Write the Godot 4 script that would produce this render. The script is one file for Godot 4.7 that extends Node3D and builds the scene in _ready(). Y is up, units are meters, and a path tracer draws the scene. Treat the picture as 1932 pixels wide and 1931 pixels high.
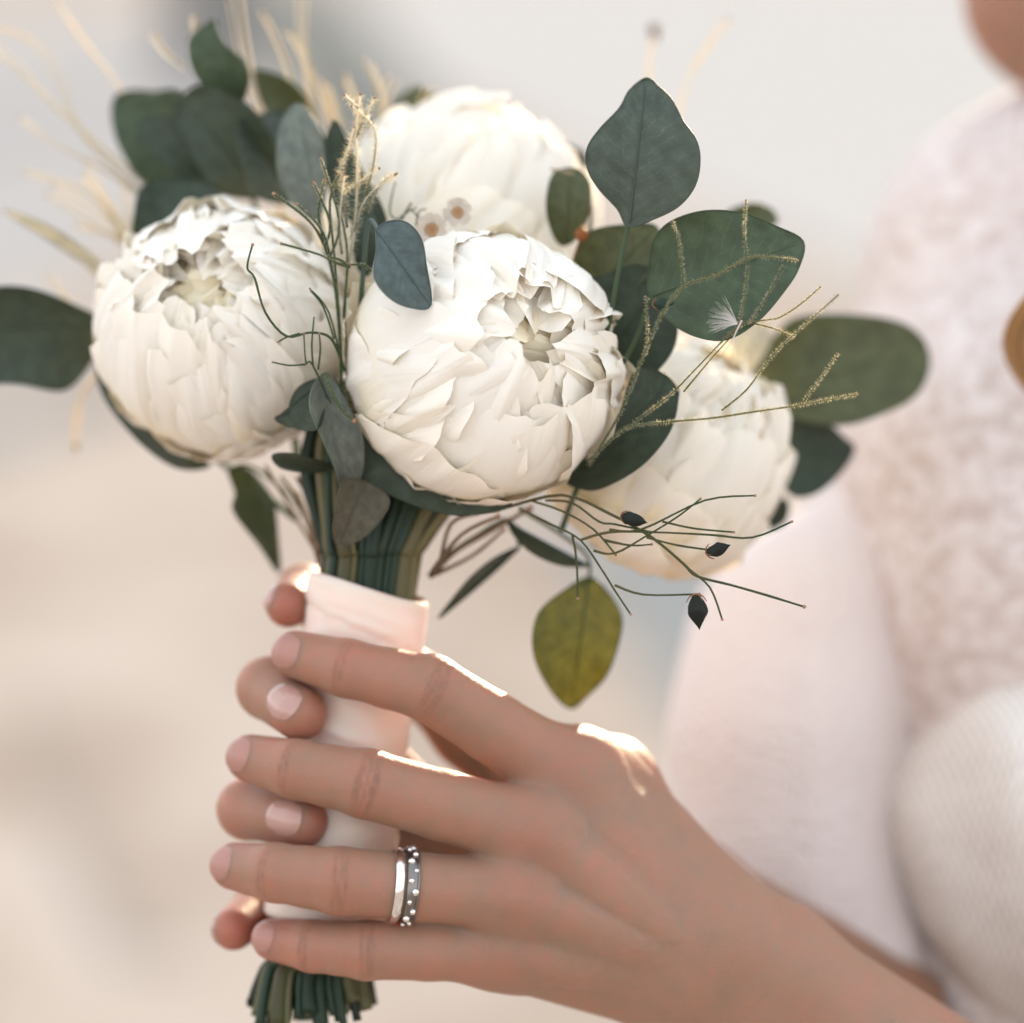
extends Node3D

const S := 0.1605      # millimetres per photo unit at the bouquet
const D := 1150.0      # millimetres from the lens to the bouquet's axis
const PITCH := 10.0
var O := Vector3(0, 1.3, 0)
var CB: Basis
var rng := RandomNumberGenerator.new()
var noise := FastNoiseLite.new()
var M := {}
var taken := {}

# ------------------------------------------------------------------ helpers
func P(x: float, y: float, z: float) -> Vector3:
	var k := S * (D - z) / D
	return Vector3((x - 966.0) * k, (966.0 - y) * k, z)      # millimetres

func numbered(called: String) -> String:
	if not taken.has(called):
		taken[called] = 0
		return called
	taken[called] += 1
	return "%s_%03d" % [called, taken[called]]

func thing(called: String, label: String, category: String, base_mm: Vector3, group := "") -> Node3D:
	var o := Node3D.new()
	o.name = numbered(called)
	add_child(o)
	o.transform = Transform3D(CB, O + CB * (base_mm * 0.001))
	o.set_meta("label", label)
	o.set_meta("category", category)
	o.set_meta("base", base_mm)
	if group != "":
		o.set_meta("group", group)
	return o

func part(called: String, parent: Node3D, d: Dictionary, mat: Material, stuff := false) -> MeshInstance3D:
	var am := ArrayMesh.new()
	var ar := []
	ar.resize(Mesh.ARRAY_MAX)
	var v: PackedVector3Array = d.v
	var base := Vector3.ZERO
	if parent.has_meta("base"):
		base = parent.get_meta("base")
	for i in v.size():
		v[i] = (v[i] - base) * 0.001
	ar[Mesh.ARRAY_VERTEX] = v
	ar[Mesh.ARRAY_NORMAL] = d.n
	if d.has("c"): ar[Mesh.ARRAY_COLOR] = d.c
	if d.has("t"): ar[Mesh.ARRAY_TEX_UV] = d.t
	ar[Mesh.ARRAY_INDEX] = d.i
	am.add_surface_from_arrays(Mesh.PRIMITIVE_TRIANGLES, ar)
	am.surface_set_material(0, mat)
	var o := MeshInstance3D.new()
	o.name = called
	o.mesh = am
	if parent is MeshInstance3D or parent.has_meta("base"):
		o.set_meta("base", base)
	if stuff: o.set_meta("kind", "stuff")
	parent.add_child(o, true)
	return o

func buf() -> Dictionary:
	return {"v": PackedVector3Array(), "n": PackedVector3Array(), "c": PackedColorArray(), "t": PackedVector2Array(), "i": PackedInt32Array()}

func join(a: Dictionary, b: Dictionary) -> void:
	var off: int = a.v.size()
	a.v.append_array(b.v); a.n.append_array(b.n); a.c.append_array(b.c); a.t.append_array(b.t)
	for k in b.i: a.i.append(k + off)

func grid(pts: PackedVector3Array, nu: int, nv: int, cols: PackedColorArray, uvs: PackedVector2Array, closed := false) -> Dictionary:
	# pts[v*nu+u]; closed wraps u
	var d := buf()
	d.v = pts; d.c = cols; d.t = uvs
	var n := PackedVector3Array(); n.resize(pts.size())
	var ix := PackedInt32Array()
	for v in nv:
		for u in nu:
			var ul := u - 1; var ur := u + 1
			if closed:
				ul = (u - 1 + nu) % nu; ur = (u + 1) % nu
			else:
				ul = maxi(ul, 0); ur = mini(ur, nu - 1)
			var du := pts[v * nu + ur] - pts[v * nu + ul]
			var dv := pts[mini(v + 1, nv - 1) * nu + u] - pts[maxi(v - 1, 0) * nu + u]
			var c := dv.cross(du)
			n[v * nu + u] = c.normalized() if c.length_squared() > 1e-12 else Vector3(0, 0, 1)
	var last := nu if closed else nu - 1
	for v in nv - 1:
		for u in last:
			var a := v * nu + u
			var b := v * nu + (u + 1) % nu
			var c := a + nu
			var e := b + nu
			ix.append_array([a, b, c, b, e, c])
	d.n = n; d.i = ix
	return d

func smooth_path(p: Array, sub: int) -> PackedVector3Array:
	var out := PackedVector3Array()
	for i in p.size() - 1:
		var p0: Vector3 = p[maxi(i - 1, 0)]
		var p1: Vector3 = p[i]
		var p2: Vector3 = p[i + 1]
		var p3: Vector3 = p[mini(i + 2, p.size() - 1)]
		for k in sub:
			out.append(p1.cubic_interpolate(p2, p0, p3, float(k) / sub))
	out.append(p[p.size() - 1])
	return out

func tube(path: PackedVector3Array, r0: float, r1: float, sides: int, c0: Color, c1: Color, rough := 0.0, flat := 1.0) -> Dictionary:
	var n := path.size()
	var pts := PackedVector3Array(); var cols := PackedColorArray(); var uvs := PackedVector2Array()
	var up := Vector3(0.13, 0.2, 0.97)
	for k in n + 2:
		var j := clampi(k - 1, 0, n - 1)
		var tdir := (path[mini(j + 1, n - 1)] - path[maxi(j - 1, 0)]).normalized()
		var a := up.cross(tdir).normalized()
		if a.length() < 0.1: a = Vector3.RIGHT
		var b := tdir.cross(a)
		up = b
		var f := float(j) / (n - 1)
		var r := lerpf(r0, r1, f)
		if rough > 0.0: r *= 1.0 + rough * noise.get_noise_2d(j * 9.0 + path[0].x * 3.0, path[0].y * 5.0)
		var rr := 0.02 if (k == 0 or k == n + 1) else 1.0
		for s in sides:
			var w := TAU * s / sides
			pts.append(path[j] + (a * cos(w) + b * sin(w) * flat) * r * rr)
			cols.append(c0.lerp(c1, f))
			uvs.append(Vector2(float(s) / sides, f))
	return grid(pts, sides, n + 2, cols, uvs, true)

func hairs(path: PackedVector3Array, r: float, length: float, per_mm: float, c: Color) -> Dictionary:
	var d := buf()
	for k in path.size() - 1:
		var seg := path[k + 1] - path[k]
		var l := seg.length()
		var tdir := seg.normalized()
		var a := tdir.cross(Vector3(0.3, 0.5, 0.81)).normalized()
		var b := tdir.cross(a)
		var cnt := int(l * per_mm + rng.randf())
		for q in cnt:
			var w := rng.randf() * TAU
			var side := a * cos(w) + b * sin(w)
			var at := path[k] + seg * rng.randf() + side * r * 0.8
			var tip := at + (side + tdir * rng.randf_range(-0.3, 0.6)).normalized() * length * rng.randf_range(0.5, 1.2)
			var wd := tdir.cross(side) * 0.045
			var off: int = d.v.size()
			d.v.append_array([at - wd, at + wd, tip, at - tdir * 0.045, at + tdir * 0.045, tip])
			for z in 6:
				d.n.append(side); d.c.append(c); d.t.append(Vector2.ZERO)
			d.i.append_array([off, off + 1, off + 2, off + 3, off + 4, off + 5])
	return d

func lathe_at(at: Vector3, axis: Vector3, prof: Array, sides: int, c0: Color, c1: Color, bump: float, seed_: float) -> Dictionary:
	# prof: [distance along axis, radius] pairs
	var a := axis.cross(Vector3(0.31, 0.2, 0.93)).normalized()
	var b := axis.cross(a)
	var pts := PackedVector3Array(); var cols := PackedColorArray(); var uvs := PackedVector2Array()
	for k in prof.size():
		for s in sides:
			var w := TAU * s / sides
			var r: float = prof[k][1] * (1.0 + bump * noise.get_noise_3d(cos(w) * 40.0 + seed_ * 77.0, sin(w) * 40.0, float(prof[k][0]) * 20.0))
			pts.append(at + axis * float(prof[k][0]) + (a * cos(w) + b * sin(w)) * r)
			cols.append(c0.lerp(c1, float(k) / (prof.size() - 1)))
			uvs.append(Vector2(float(s) / sides, float(k) / prof.size()))
	return grid(pts, sides, prof.size(), cols, uvs, true)

func ball(at: Vector3, r: float, c: Color) -> Dictionary:
	var prof := []
	for k in 9:
		var w := PI * k / 8.0
		prof.append([-cos(w) * r, maxf(sin(w) * r, 0.01 * r)])
	return lathe_at(at, Vector3(0.1, 1, 0.1).normalized(), prof, 12, c, c, 0.0, 0.0)

# ------------------------------------------------------------------ materials
func lin(r: float, g: float, b: float) -> Color:
	return Color(r, g, b).linear_to_srgb()

func mat(called: String, color: Color, rough: float, back := Color.BLACK, vcol := false, spec := 0.5) -> StandardMaterial3D:
	var m := StandardMaterial3D.new()
	m.resource_name = called
	m.albedo_color = color
	m.roughness = rough
	m.metallic_specular = spec
	m.cull_mode = BaseMaterial3D.CULL_DISABLED
	m.vertex_color_use_as_albedo = vcol
	if back != Color.BLACK:
		m.backlight_enabled = true
		m.backlight = back
	return m

func noise_tex(freq: float, size: int, seed_: int, ramp: Array, normal := false, strength := 4.0, kind := FastNoiseLite.TYPE_SIMPLEX_SMOOTH, oct := 4) -> NoiseTexture2D:
	var n := FastNoiseLite.new()
	n.noise_type = kind
	n.frequency = freq
	n.seed = seed_
	n.fractal_octaves = oct
	var t := NoiseTexture2D.new()
	t.width = size; t.height = size
	t.seamless = true
	t.noise = n
	if normal:
		t.as_normal_map = true
		t.bump_strength = strength
	elif ramp.size():
		var g := Gradient.new()
		g.offsets = PackedFloat32Array(ramp.map(func(r): return r[0]))
		g.colors = PackedColorArray(ramp.map(func(r): return r[1]))
		t.color_ramp = g
	return t

func leaf_textures() -> Array:
	# u runs from base to tip, v across; veins branch from the midrib
	var w := 512; var h := 384
	var alb := Image.create(w, h, false, Image.FORMAT_RGB8)
	var hgt := Image.create(w, h, false, Image.FORMAT_RGB8)
	var n := FastNoiseLite.new(); n.seed = 5; n.frequency = 0.02; n.fractal_octaves = 4
	var cell := FastNoiseLite.new(); cell.seed = 9; cell.noise_type = FastNoiseLite.TYPE_CELLULAR
	cell.cellular_return_type = FastNoiseLite.RETURN_DISTANCE2_SUB; cell.frequency = 0.045
	for y in h:
		var v := absf(float(y) / (h - 1) * 2.0 - 1.0)
		var sg := 0.0 if y < h / 2 else 0.043
		for x in w:
			var u := float(x) / w
			var wob := n.get_noise_2d(x, y) * 0.03
			var ph := fposmod((u - v * 0.30 + sg + wob) * 11.0, 1.0)
			var lat := maxf(0.0, 1.0 - absf(ph - 0.5) * 16.0) * (1.0 - v * 0.75)
			var rib := maxf(0.0, 1.0 - v * 40.0 * (0.5 + u))
			var net := maxf(0.0, 1.0 - (cell.get_noise_2d(x, y) + 1.0) * 7.0)
			var blot := n.get_noise_2d(x * 0.6 + 900, y * 0.6)
			var speck := 1.0 if n.get_noise_2d(x * 9.0, y * 9.0 + 400) > 0.52 else 0.0
			var b := 0.76 + blot * 0.12 + lat * 0.17 + rib * 0.26 + net * 0.12
			alb.set_pixel(x, y, Color(b + speck * 0.14 + rib * 0.05, b + speck * 0.1, b * 0.97))
			var hh := 0.5 + blot * 0.15 - lat * 0.16 - rib * 0.3 - net * 0.12
			hgt.set_pixel(x, y, Color(hh, hh, hh))
	return [ImageTexture.create_from_image(alb), ImageTexture.create_from_image(hgt)]

func petal_textures() -> Texture2D:
	var w := 256; var h := 256
	var hgt := Image.create(w, h, false, Image.FORMAT_RGB8)
	var n := FastNoiseLite.new(); n.seed = 15; n.frequency = 0.03; n.fractal_octaves = 3
	for y in h:
		for x in w:
			var a := n.get_noise_2d(x * 3.0, y * 0.32) * 0.5 + n.get_noise_2d(x * 0.7, y * 0.5 + 300.0) * 0.5
			hgt.set_pixel(x, y, Color(0.5 + a * 0.5, 0.5 + a * 0.5, 0.5 + a * 0.5))
	return ImageTexture.create_from_image(hgt)

func knit_texture() -> Array:
	var w := 512
	var hgt := Image.create(w, w, false, Image.FORMAT_RGB8)
	var alb := Image.create(w, w, false, Image.FORMAT_RGB8)
	var n := FastNoiseLite.new(); n.seed = 25; n.frequency = 0.02
	for y in w:
		for x in w:
			var wob := n.get_noise_2d(x, y) * 0.9
			var a := sin((x / float(w) * 12.0 + wob * 0.25) * TAU)
			var b := sin((y / float(w) * 12.0 + wob * 0.25) * TAU)
			var hh := clampf(0.55 + 0.45 * a * b, 0.0, 1.0)
			hgt.set_pixel(x, y, Color(hh, hh, hh))
			var c := 0.80 + 0.2 * hh
			alb.set_pixel(x, y, Color(c, c * 0.985, c * 0.96))
	return [ImageTexture.create_from_image(alb), ImageTexture.create_from_image(hgt)]

func lace_texture() -> Array:
	var w := 512
	var hgt := Image.create(w, w, false, Image.FORMAT_RGB8)
	var alb := Image.create(w, w, false, Image.FORMAT_RGB8)
	var n := FastNoiseLite.new(); n.seed = 31; n.frequency = 0.012; n.fractal_octaves = 2
	var cell := FastNoiseLite.new(); cell.seed = 8; cell.noise_type = FastNoiseLite.TYPE_CELLULAR
	cell.cellular_return_type = FastNoiseLite.RETURN_DISTANCE2_SUB; cell.frequency = 0.035; cell.cellular_jitter = 0.9
	for y in w:
		for x in w:
			var e := cell.get_noise_2d(x * 1.4, y * 0.8 + n.get_noise_2d(x, y) * 50.0) + 1.0
			var thread := clampf(1.4 - e * 4.2, 0.0, 1.0)
			var flower := clampf(n.get_noise_2d(x * 1.3 + 700, y * 1.3) * 4.0 + 0.75, 0.0, 1.0)
			var k := maxf(thread, flower)
			alb.set_pixel(x, y, Color(0.80, 0.73, 0.695).lerp(Color(0.93, 0.912, 0.905), k))
			hgt.set_pixel(x, y, Color(k, k, k))
	return [ImageTexture.create_from_image(alb), ImageTexture.create_from_image(hgt)]

func make_materials() -> void:
	var lt := leaf_textures()
	var leaf := func(called: String, c: Color, back: Color, rough: float) -> void:
		var m := mat(called, c, rough, back, true, 0.4)
		m.albedo_texture = lt[0]
		m.heightmap_enabled = true
		m.heightmap_texture = lt[1]
		m.heightmap_scale = 0.04
		M[called] = m
	leaf.call("deep_leaf", lin(0.062, 0.088, 0.058), Color(0.10, 0.16, 0.07), 0.55)
	leaf.call("grey_leaf", lin(0.105, 0.135, 0.11), Color(0.10, 0.14, 0.07), 0.6)
	leaf.call("silver_leaf", lin(0.24, 0.275, 0.25), Color(0.10, 0.14, 0.07), 0.6)
	leaf.call("blue_leaf", lin(0.12, 0.165, 0.168), Color(0.05, 0.08, 0.06), 0.55)
	leaf.call("green_leaf", lin(0.088, 0.128, 0.072), Color(0.12, 0.2, 0.09), 0.55)
	leaf.call("olive_leaf", lin(0.13, 0.145, 0.065), Color(0.22, 0.23, 0.07), 0.55)
	leaf.call("golden_leaf", lin(0.165, 0.205, 0.065), Color(0.8, 0.645, 0.175), 0.5)
	leaf.call("pale_leaf", lin(0.72, 0.70, 0.64), Color(0.8, 0.78, 0.7), 0.6)
	leaf.call("brown_leaf", lin(0.15, 0.135, 0.10), Color(0.1, 0.1, 0.06), 0.65)
	var pt := petal_textures()
	var m := mat("petal", Color.WHITE, 0.6, Color(1.0, 0.95, 0.86) * 0.62, true, 0.35)
	m.heightmap_enabled = true
	m.heightmap_texture = pt
	m.heightmap_scale = 0.035
	M.petal = m
	m = m.duplicate()
	m.resource_name = "thin_petal"
	m.backlight = Color(1.0, 0.95, 0.85) * 0.78
	M.thin_petal = m
	M.twig = mat("twig", Color.WHITE, 0.7, Color.BLACK, true, 0.3)
	M.dry = mat("dry_grass", Color.WHITE, 0.7, Color(0.7, 0.62, 0.42), true, 0.3)
	M.fuzz = mat("fuzz", Color.WHITE, 0.5, Color(0.7, 0.66, 0.56), true, 0.6)
	m = mat("skin", Color.WHITE, 0.48, Color.BLACK, true, 0.42)
	m.subsurf_scatter_enabled = true
	m.subsurf_scatter_strength = 0.85
	m.normal_enabled = true
	m.normal_texture = noise_tex(0.06, 512, 3, [], true, 2.0, FastNoiseLite.TYPE_CELLULAR, 2)
	m.normal_scale = 0.8
	m.uv1_triplanar = true
	m.uv1_scale = Vector3(28, 28, 28)
	M.skin = m
	m = mat("nail", lin(0.44, 0.25, 0.205), 0.2, Color.BLACK, false, 0.5)
	m.clearcoat_enabled = true
	m.clearcoat = 0.5
	m.clearcoat_roughness = 0.15
	M.nail = m
	M.rosy_nail = mat("rosy_nail", lin(0.40, 0.205, 0.165), 0.34, Color.BLACK, false, 0.4)
	m = mat("satin", lin(0.82, 0.66, 0.57), 0.42, Color.BLACK, false, 0.5)
	m.subsurf_scatter_enabled = true
	m.subsurf_scatter_strength = 0.6
	m.rim_enabled = true; m.rim = 0.3
	M.satin = m
	M.stem = mat("stem", Color.WHITE, 0.5, Color.BLACK, true, 0.4)
	m = mat("silver", lin(0.85, 0.84, 0.82), 0.16)
	m.metallic = 1.0
	M.silver = m
	m = mat("dark_silver", lin(0.22, 0.205, 0.19), 0.35)
	m.metallic = 1.0
	M.dark_silver = m
	M.pod = mat("pod", Color.WHITE, 0.6, Color.BLACK, true, 0.3)
	var kt := knit_texture()
	m = mat("knit", lin(0.93, 0.90, 0.89), 0.85, Color(0.35, 0.33, 0.32))
	m.albedo_texture = kt[0]
	m.heightmap_enabled = true; m.heightmap_texture = kt[1]; m.heightmap_scale = 0.05
	m.uv1_scale = Vector3(1.3, 1.3, 1.3)
	M.knit = m
	var lc := lace_texture()
	m = mat("lace", lin(0.86, 0.82, 0.81), 0.8, Color(0.3, 0.26, 0.25))
	m.albedo_texture = lc[0]
	m.heightmap_enabled = true; m.heightmap_texture = lc[1]; m.heightmap_scale = 0.05
	m.uv1_triplanar = true; m.uv1_scale = Vector3(13, 13, 13)
	M.lace = m
	m = mat("sleeve_cloth", lin(0.80, 0.73, 0.71), 0.85, Color(0.5, 0.42, 0.4))
	m.heightmap_enabled = true
	m.heightmap_texture = noise_tex(0.03, 512, 12, [])
	m.heightmap_scale = 0.2
	m.uv1_triplanar = true; m.uv1_scale = Vector3(14, 14, 14)
	M.sleeve = m
	M.hair = mat("hair", Color.WHITE, 0.35, Color(0.25, 0.15, 0.07), true, 0.5)

# ------------------------------------------------------------------ leaves
func leaf(parent: Node3D, outline: Array, base: Vector2, tip: Vector2, zb: float, zt: float, roll: float, fold: float, bow: float, material: String, label := "", bend := 0.0) -> MeshInstance3D:
	# outline in photo units; zb and zt millimetres of depth at base and tip
	var q := PackedVector2Array()
	var n := outline.size() / 2
	for i in n:
		var g := func(k: int) -> Vector2:
			var kk := posmod(k, n)
			return Vector2(outline[kk * 2], outline[kk * 2 + 1])
		var p0: Vector2 = g.call(i - 1); var p1: Vector2 = g.call(i); var p2: Vector2 = g.call(i + 1); var p3: Vector2 = g.call(i + 2)
		for k in 5:
			q.append(p1.cubic_interpolate(p2, p0, p3, k / 5.0))
	var ax := tip - base
	var len2 := ax.length_squared()
	var perp := Vector2(-ax.y, ax.x).normalized()
	var wmax := 1.0
	for p in q:
		wmax = maxf(wmax, absf((p - base).dot(perp)))
	var rows := 7
	var cnt := q.size()
	var pts := PackedVector3Array(); var cols := PackedColorArray(); var uvs := PackedVector2Array()
	var sd := rng.randf() * 500.0
	var ed := PackedVector3Array()
	for j in rows + 1:
		var f := float(j) / rows
		for i in cnt + 1:
			var p := q[i % cnt]
			var t := clampf((p - base).dot(ax) / len2, 0.02, 0.98)
			var side := signf((p - base).dot(perp))
			var mid := base + ax * t + perp * bend * sin(PI * t)
			var c := mid.lerp(p, f)
			var lat := absf((p - mid).dot(perp)) / wmax * f
			var z := lerpf(zb, zt, t) + side * roll * lat + fold * 1.6 * lat * lat + bow * 1.5 * sin(PI * t)
			z += 1.3 * noise.get_noise_2d(c.x * 0.9 + sd, c.y * 0.9) * f + 0.5 * f * f * noise.get_noise_2d(c.x * 3.0 + sd, c.y * 3.0)
			pts.append(P(c.x, c.y, z))
			var tone := 1.0 + 0.25 * noise.get_noise_2d(c.x * 0.5 + sd * 2.0, c.y * 0.5)
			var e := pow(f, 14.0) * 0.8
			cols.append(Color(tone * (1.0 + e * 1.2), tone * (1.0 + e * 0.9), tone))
			uvs.append(Vector2(t, 0.5 + 0.5 * side * f * (0.35 + 0.65 * lat / maxf(f, 0.01))))
			if j == rows: ed.append(P(c.x, c.y, z))
	var d := grid(pts, cnt + 1, rows + 1, cols, uvs)
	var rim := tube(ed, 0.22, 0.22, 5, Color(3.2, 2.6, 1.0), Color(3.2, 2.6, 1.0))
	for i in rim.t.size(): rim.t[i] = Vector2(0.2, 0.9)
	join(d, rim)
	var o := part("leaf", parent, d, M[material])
	# midrib
	var mp := []
	for k in 9:
		var t := 0.02 + 0.93 * k / 8.0
		var c := base + ax * t + perp * bend * sin(PI * t)
		mp.append(P(c.x, c.y, lerpf(zb, zt, t) + bow * 1.5 * sin(PI * t) + 0.12))
	var rb := tube(smooth_path(mp, 2), 0.42, 0.12, 6, Color(1.15, 1.15, 1.0), Color(1.3, 1.3, 1.1))
	for i in rb.t.size(): rb.t[i] = Vector2(0.3, 0.8)
	part("midrib", o, rb, M[material])
	if label != "": o.set_meta("label", label)
	return o

func px_path(a: Array, sub := 4) -> PackedVector3Array:
	var p := []
	for i in a.size() / 3:
		p.append(P(a[i * 3], a[i * 3 + 1], a[i * 3 + 2]))
	return smooth_path(p, sub)

func stalk(parent: Node3D, a: Array, r0: float, r1: float, c0: Color, c1: Color, called := "stalk") -> void:
	part(called, parent, tube(px_path(a), r0, r1, 7, c0, c1, 0.12), M.twig)

# ------------------------------------------------------------------ peonies
func petal(parent: Node3D, a: Vector3, e1: Vector3, e2: Vector3, center: Vector3, R: float, o: Dictionary) -> void:
	var nu := 27; var nv := 23
	var pts := PackedVector3Array(); var cols := PackedColorArray(); var uvs := PackedVector2Array()
	var sd: float = rng.randf() * 900.0
	var th1: float = o.th
	var k: float = o.k
	var W: float = o.w * R
	var inner: float = o.get("inner", 0.0)
	var ruf: float = o.get("ruf", 0.05) * R
	var flare: float = o.get("flare", 0.0)
	var notch: float = o.get("notch", 0.12)
	var phi: float = o.phi
	var jit: float = o.get("jit", 0.0)
	if jit > 0.0:
		# petals do not all point at one pole
		var q := Basis(Vector3(rng.randf_range(-1, 1), rng.randf_range(-1, 1), rng.randf_range(-1, 1)).normalized(), rng.randf_range(-jit, jit))
		a = q * a; e1 = q * e1; e2 = q * e2
	var tipout: float = o.get("tipout", rng.randf_range(-0.03, 0.07))
	var lean := rng.randf_range(-1.0, 1.0) * jit * 1.5
	var gain := 1.0 + 0.75 * notch if o.has("close") else 1.0
	var crump: float = o.get("crump", 0.10) * 0.45
	var skew: float = o.get("skew", 0.02) * R
	var tint: float = rng.randf_range(0.96, 1.03)
	var warm: float = o.get("warm", 0.0)
	for v in nv:
		for u in nu:
			var uu := float(u) / (nu - 1) * 2.0 - 1.0
			var edge := 1.0 - 0.26 * pow(absf(uu), 3.0) - notch * (0.45 + 0.55 * noise.get_noise_2d(uu * 42.0 + sd, 7.0)) - 0.03 * maxf(0.0, noise.get_noise_2d(uu * 130.0 + sd, 50.0))
			var vv := float(v) / (nv - 1) * edge
			# profile in (rho, h)
			var th := lerpf(2.85, th1, vv * gain)
			var r := R * k * lerpf(0.72, 1.0, smoothstep(0.0, 0.5, vv)) + flare * R * smoothstep(0.62, 1.0, vv)
			var rho := r * sin(th); var h := r * cos(th)
			if inner > 0.0:
				var b0 := Vector2(0.12, -0.55)
				var tc: float = o.get("tc", 1.2)
				var b1 := Vector2(sin(tc), cos(tc) - 0.1) * 0.8 * k
				var b2 := Vector2(sin(th1), cos(th1)) * k
				var bb := (b0 * (1 - vv) * (1 - vv) + b1 * 2.0 * vv * (1 - vv) + b2 * vv * vv) * R
				rho = lerpf(rho, bb.x, inner); h = lerpf(h, bb.y, inner)
			var prof := sqrt(maxf(sin(PI * (0.05 + 0.66 * vv)), 0.0))
			var lift := skew * uu * smoothstep(0.1, 0.7, vv)
			var rv := ruf * pow(vv, 2.0)
			lift += rv * (noise.get_noise_2d(uu * 45.0 + sd, vv * 30.0 + sd) * 1.5 + (0.35 + absf(uu)) * noise.get_noise_2d(uu * 100.0 + sd, vv * 45.0) * 0.95)
			lift += rv * 0.4 * vv * vv * noise.get_noise_2d(uu * 210.0 + sd, vv * 50.0)
			lift += tipout * R * pow(maxf(vv - 0.55, 0.0) * 2.2, 2.0)
			lift += R * 0.016 * noise.get_noise_2d(uu * 120.0 + sd * 2.0, vv * 40.0) * smoothstep(0.1, 0.5, vv)
			lift += R * crump * (absf(noise.get_noise_2d(uu * 48.0 + sd * 3.0 + vv * 14.0, vv * 11.0)) - 0.25)
			lift += R * crump * 0.5 * (noise.get_noise_2d(uu * 95.0 - vv * 20.0 + sd * 1.7, vv * 22.0))
			# sweep sideways round the flower's heart, along a great circle
			var ph := phi + lean * vv * vv
			var cl := (e1 * cos(ph) + e2 * sin(ph)) * rho + a * h
			var len := maxf(cl.length(), 0.2 * R)
			var beta := clampf(W * prof / len, 0.0, 1.3) * uu + 0.35 * rv / R * noise.get_noise_2d(uu * 60.0, vv * 60.0 + sd)
			var dirn := cl / len * cos(beta) + (e2 * cos(ph) - e1 * sin(ph)) * sin(beta)
			var p := center + dirn * (len + lift)
			pts.append(p)
			var cb := smoothstep(0.15, 0.75, vv)
			var c := Color(0.96, 0.83, 0.45).lerp(Color(0.965, 0.93, 0.85), clampf(cb - warm * 0.6, 0.0, 1.0))
			cols.append(Color(c.r * tint, c.g * tint, c.b * tint))
			uvs.append(Vector2(uu * 0.5 + 0.5 + sd, vv))
	part("petal", parent, grid(pts, nu, nv, cols, uvs), M[o.get("mat", "petal")])

func peony(label: String, x: float, y: float, z: float, Rpx: float, axis: Vector3, seed_: int, guards: Array, layers: Array, petal_mat := "petal") -> Node3D:
	rng.seed = seed_
	var c := P(x, y, z)
	var R := Rpx * S * (D - z) / D
	var a := axis.normalized()
	var e1 := (Vector3.UP - a * a.y).normalized()
	var e2 := e1.cross(a)
	var t := thing("peony", label, "flower", c - a * R * 0.75, "white peonies of the bouquet")
	for g in guards:
		g.mat = petal_mat
		petal(t, a, e1, e2, c, R, g)
	for L in layers:
		var n: int = L.n
		var off := rng.randf() * TAU
		for i in n:
			var o: Dictionary = L.duplicate()
			o.mat = petal_mat
			o.phi = off + TAU * (i + rng.randf_range(-0.25, 0.25)) / n
			o.th = L.th + rng.randf_range(-1.0, 1.0) * L.get("vth", 0.08)
			o.k = L.k * rng.randf_range(0.97, 1.03)
			o.w = L.w * rng.randf_range(0.85, 1.15)
			o.skew = L.get("skew", 0.03) * (1.0 if rng.randf() > 0.3 else -1.0)
			petal(t, a, e1, e2, c, R, o)
	# green receptacle and calyx under the petals
	var rec := lathe_at(c - a * R * 0.92, a, [[-1.5, 0.5], [0.0, R * 0.10], [R * 0.08, R * 0.16], [R * 0.16, R * 0.18], [R * 0.3, R * 0.1]], 14, Color(0.05, 0.09, 0.03), Color(0.07, 0.12, 0.04), 0.1, 1.0)
	part("receptacle", t, rec, M.stem)
	return t

const D2R := 0.0174533
func inner_layers(scale := 1.0) -> Array:
	# shells that close over one another like a cabbage, each a little lower, with ruffled lifted edges
	return [
		{"n": 8, "th": 0.88, "vth": 0.2, "k": 0.985, "w": 0.67, "ruf": 0.11 * scale, "notch": 0.14, "flare": 0.02, "close": 1, "jit": 0.2},
		{"n": 8, "th": 0.70, "vth": 0.2, "k": 0.97, "w": 0.64, "ruf": 0.14 * scale, "notch": 0.15, "flare": 0.035, "close": 1, "jit": 0.25},
		{"n": 8, "th": 0.55, "vth": 0.18, "k": 0.955, "w": 0.59, "ruf": 0.17 * scale, "notch": 0.16, "flare": 0.045, "close": 1, "jit": 0.25},
		{"n": 8, "th": 0.42, "vth": 0.16, "k": 0.94, "w": 0.51, "ruf": 0.19 * scale, "notch": 0.17, "flare": 0.05, "close": 1, "jit": 0.22},
		{"n": 7, "th": 0.32, "vth": 0.12, "k": 0.92, "w": 0.44, "ruf": 0.19 * scale, "notch": 0.18, "flare": 0.05, "close": 1, "jit": 0.15},
		{"n": 6, "th": 0.25, "vth": 0.08, "k": 0.89, "w": 0.36, "ruf": 0.17 * scale, "notch": 0.18, "flare": 0.04, "close": 1, "warm": 0.15, "jit": 0.12},
		{"n": 5, "th": 0.10, "vth": 0.1, "k": 0.80, "w": 0.31, "ruf": 0.14 * scale, "notch": 0.16, "close": 1, "warm": 0.7, "jit": 0.15},
		{"n": 4, "th": -0.3, "vth": 0.1, "k": 0.74, "w": 0.38, "ruf": 0.10 * scale, "notch": 0.1, "close": 1, "warm": 0.9},
	]

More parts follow.
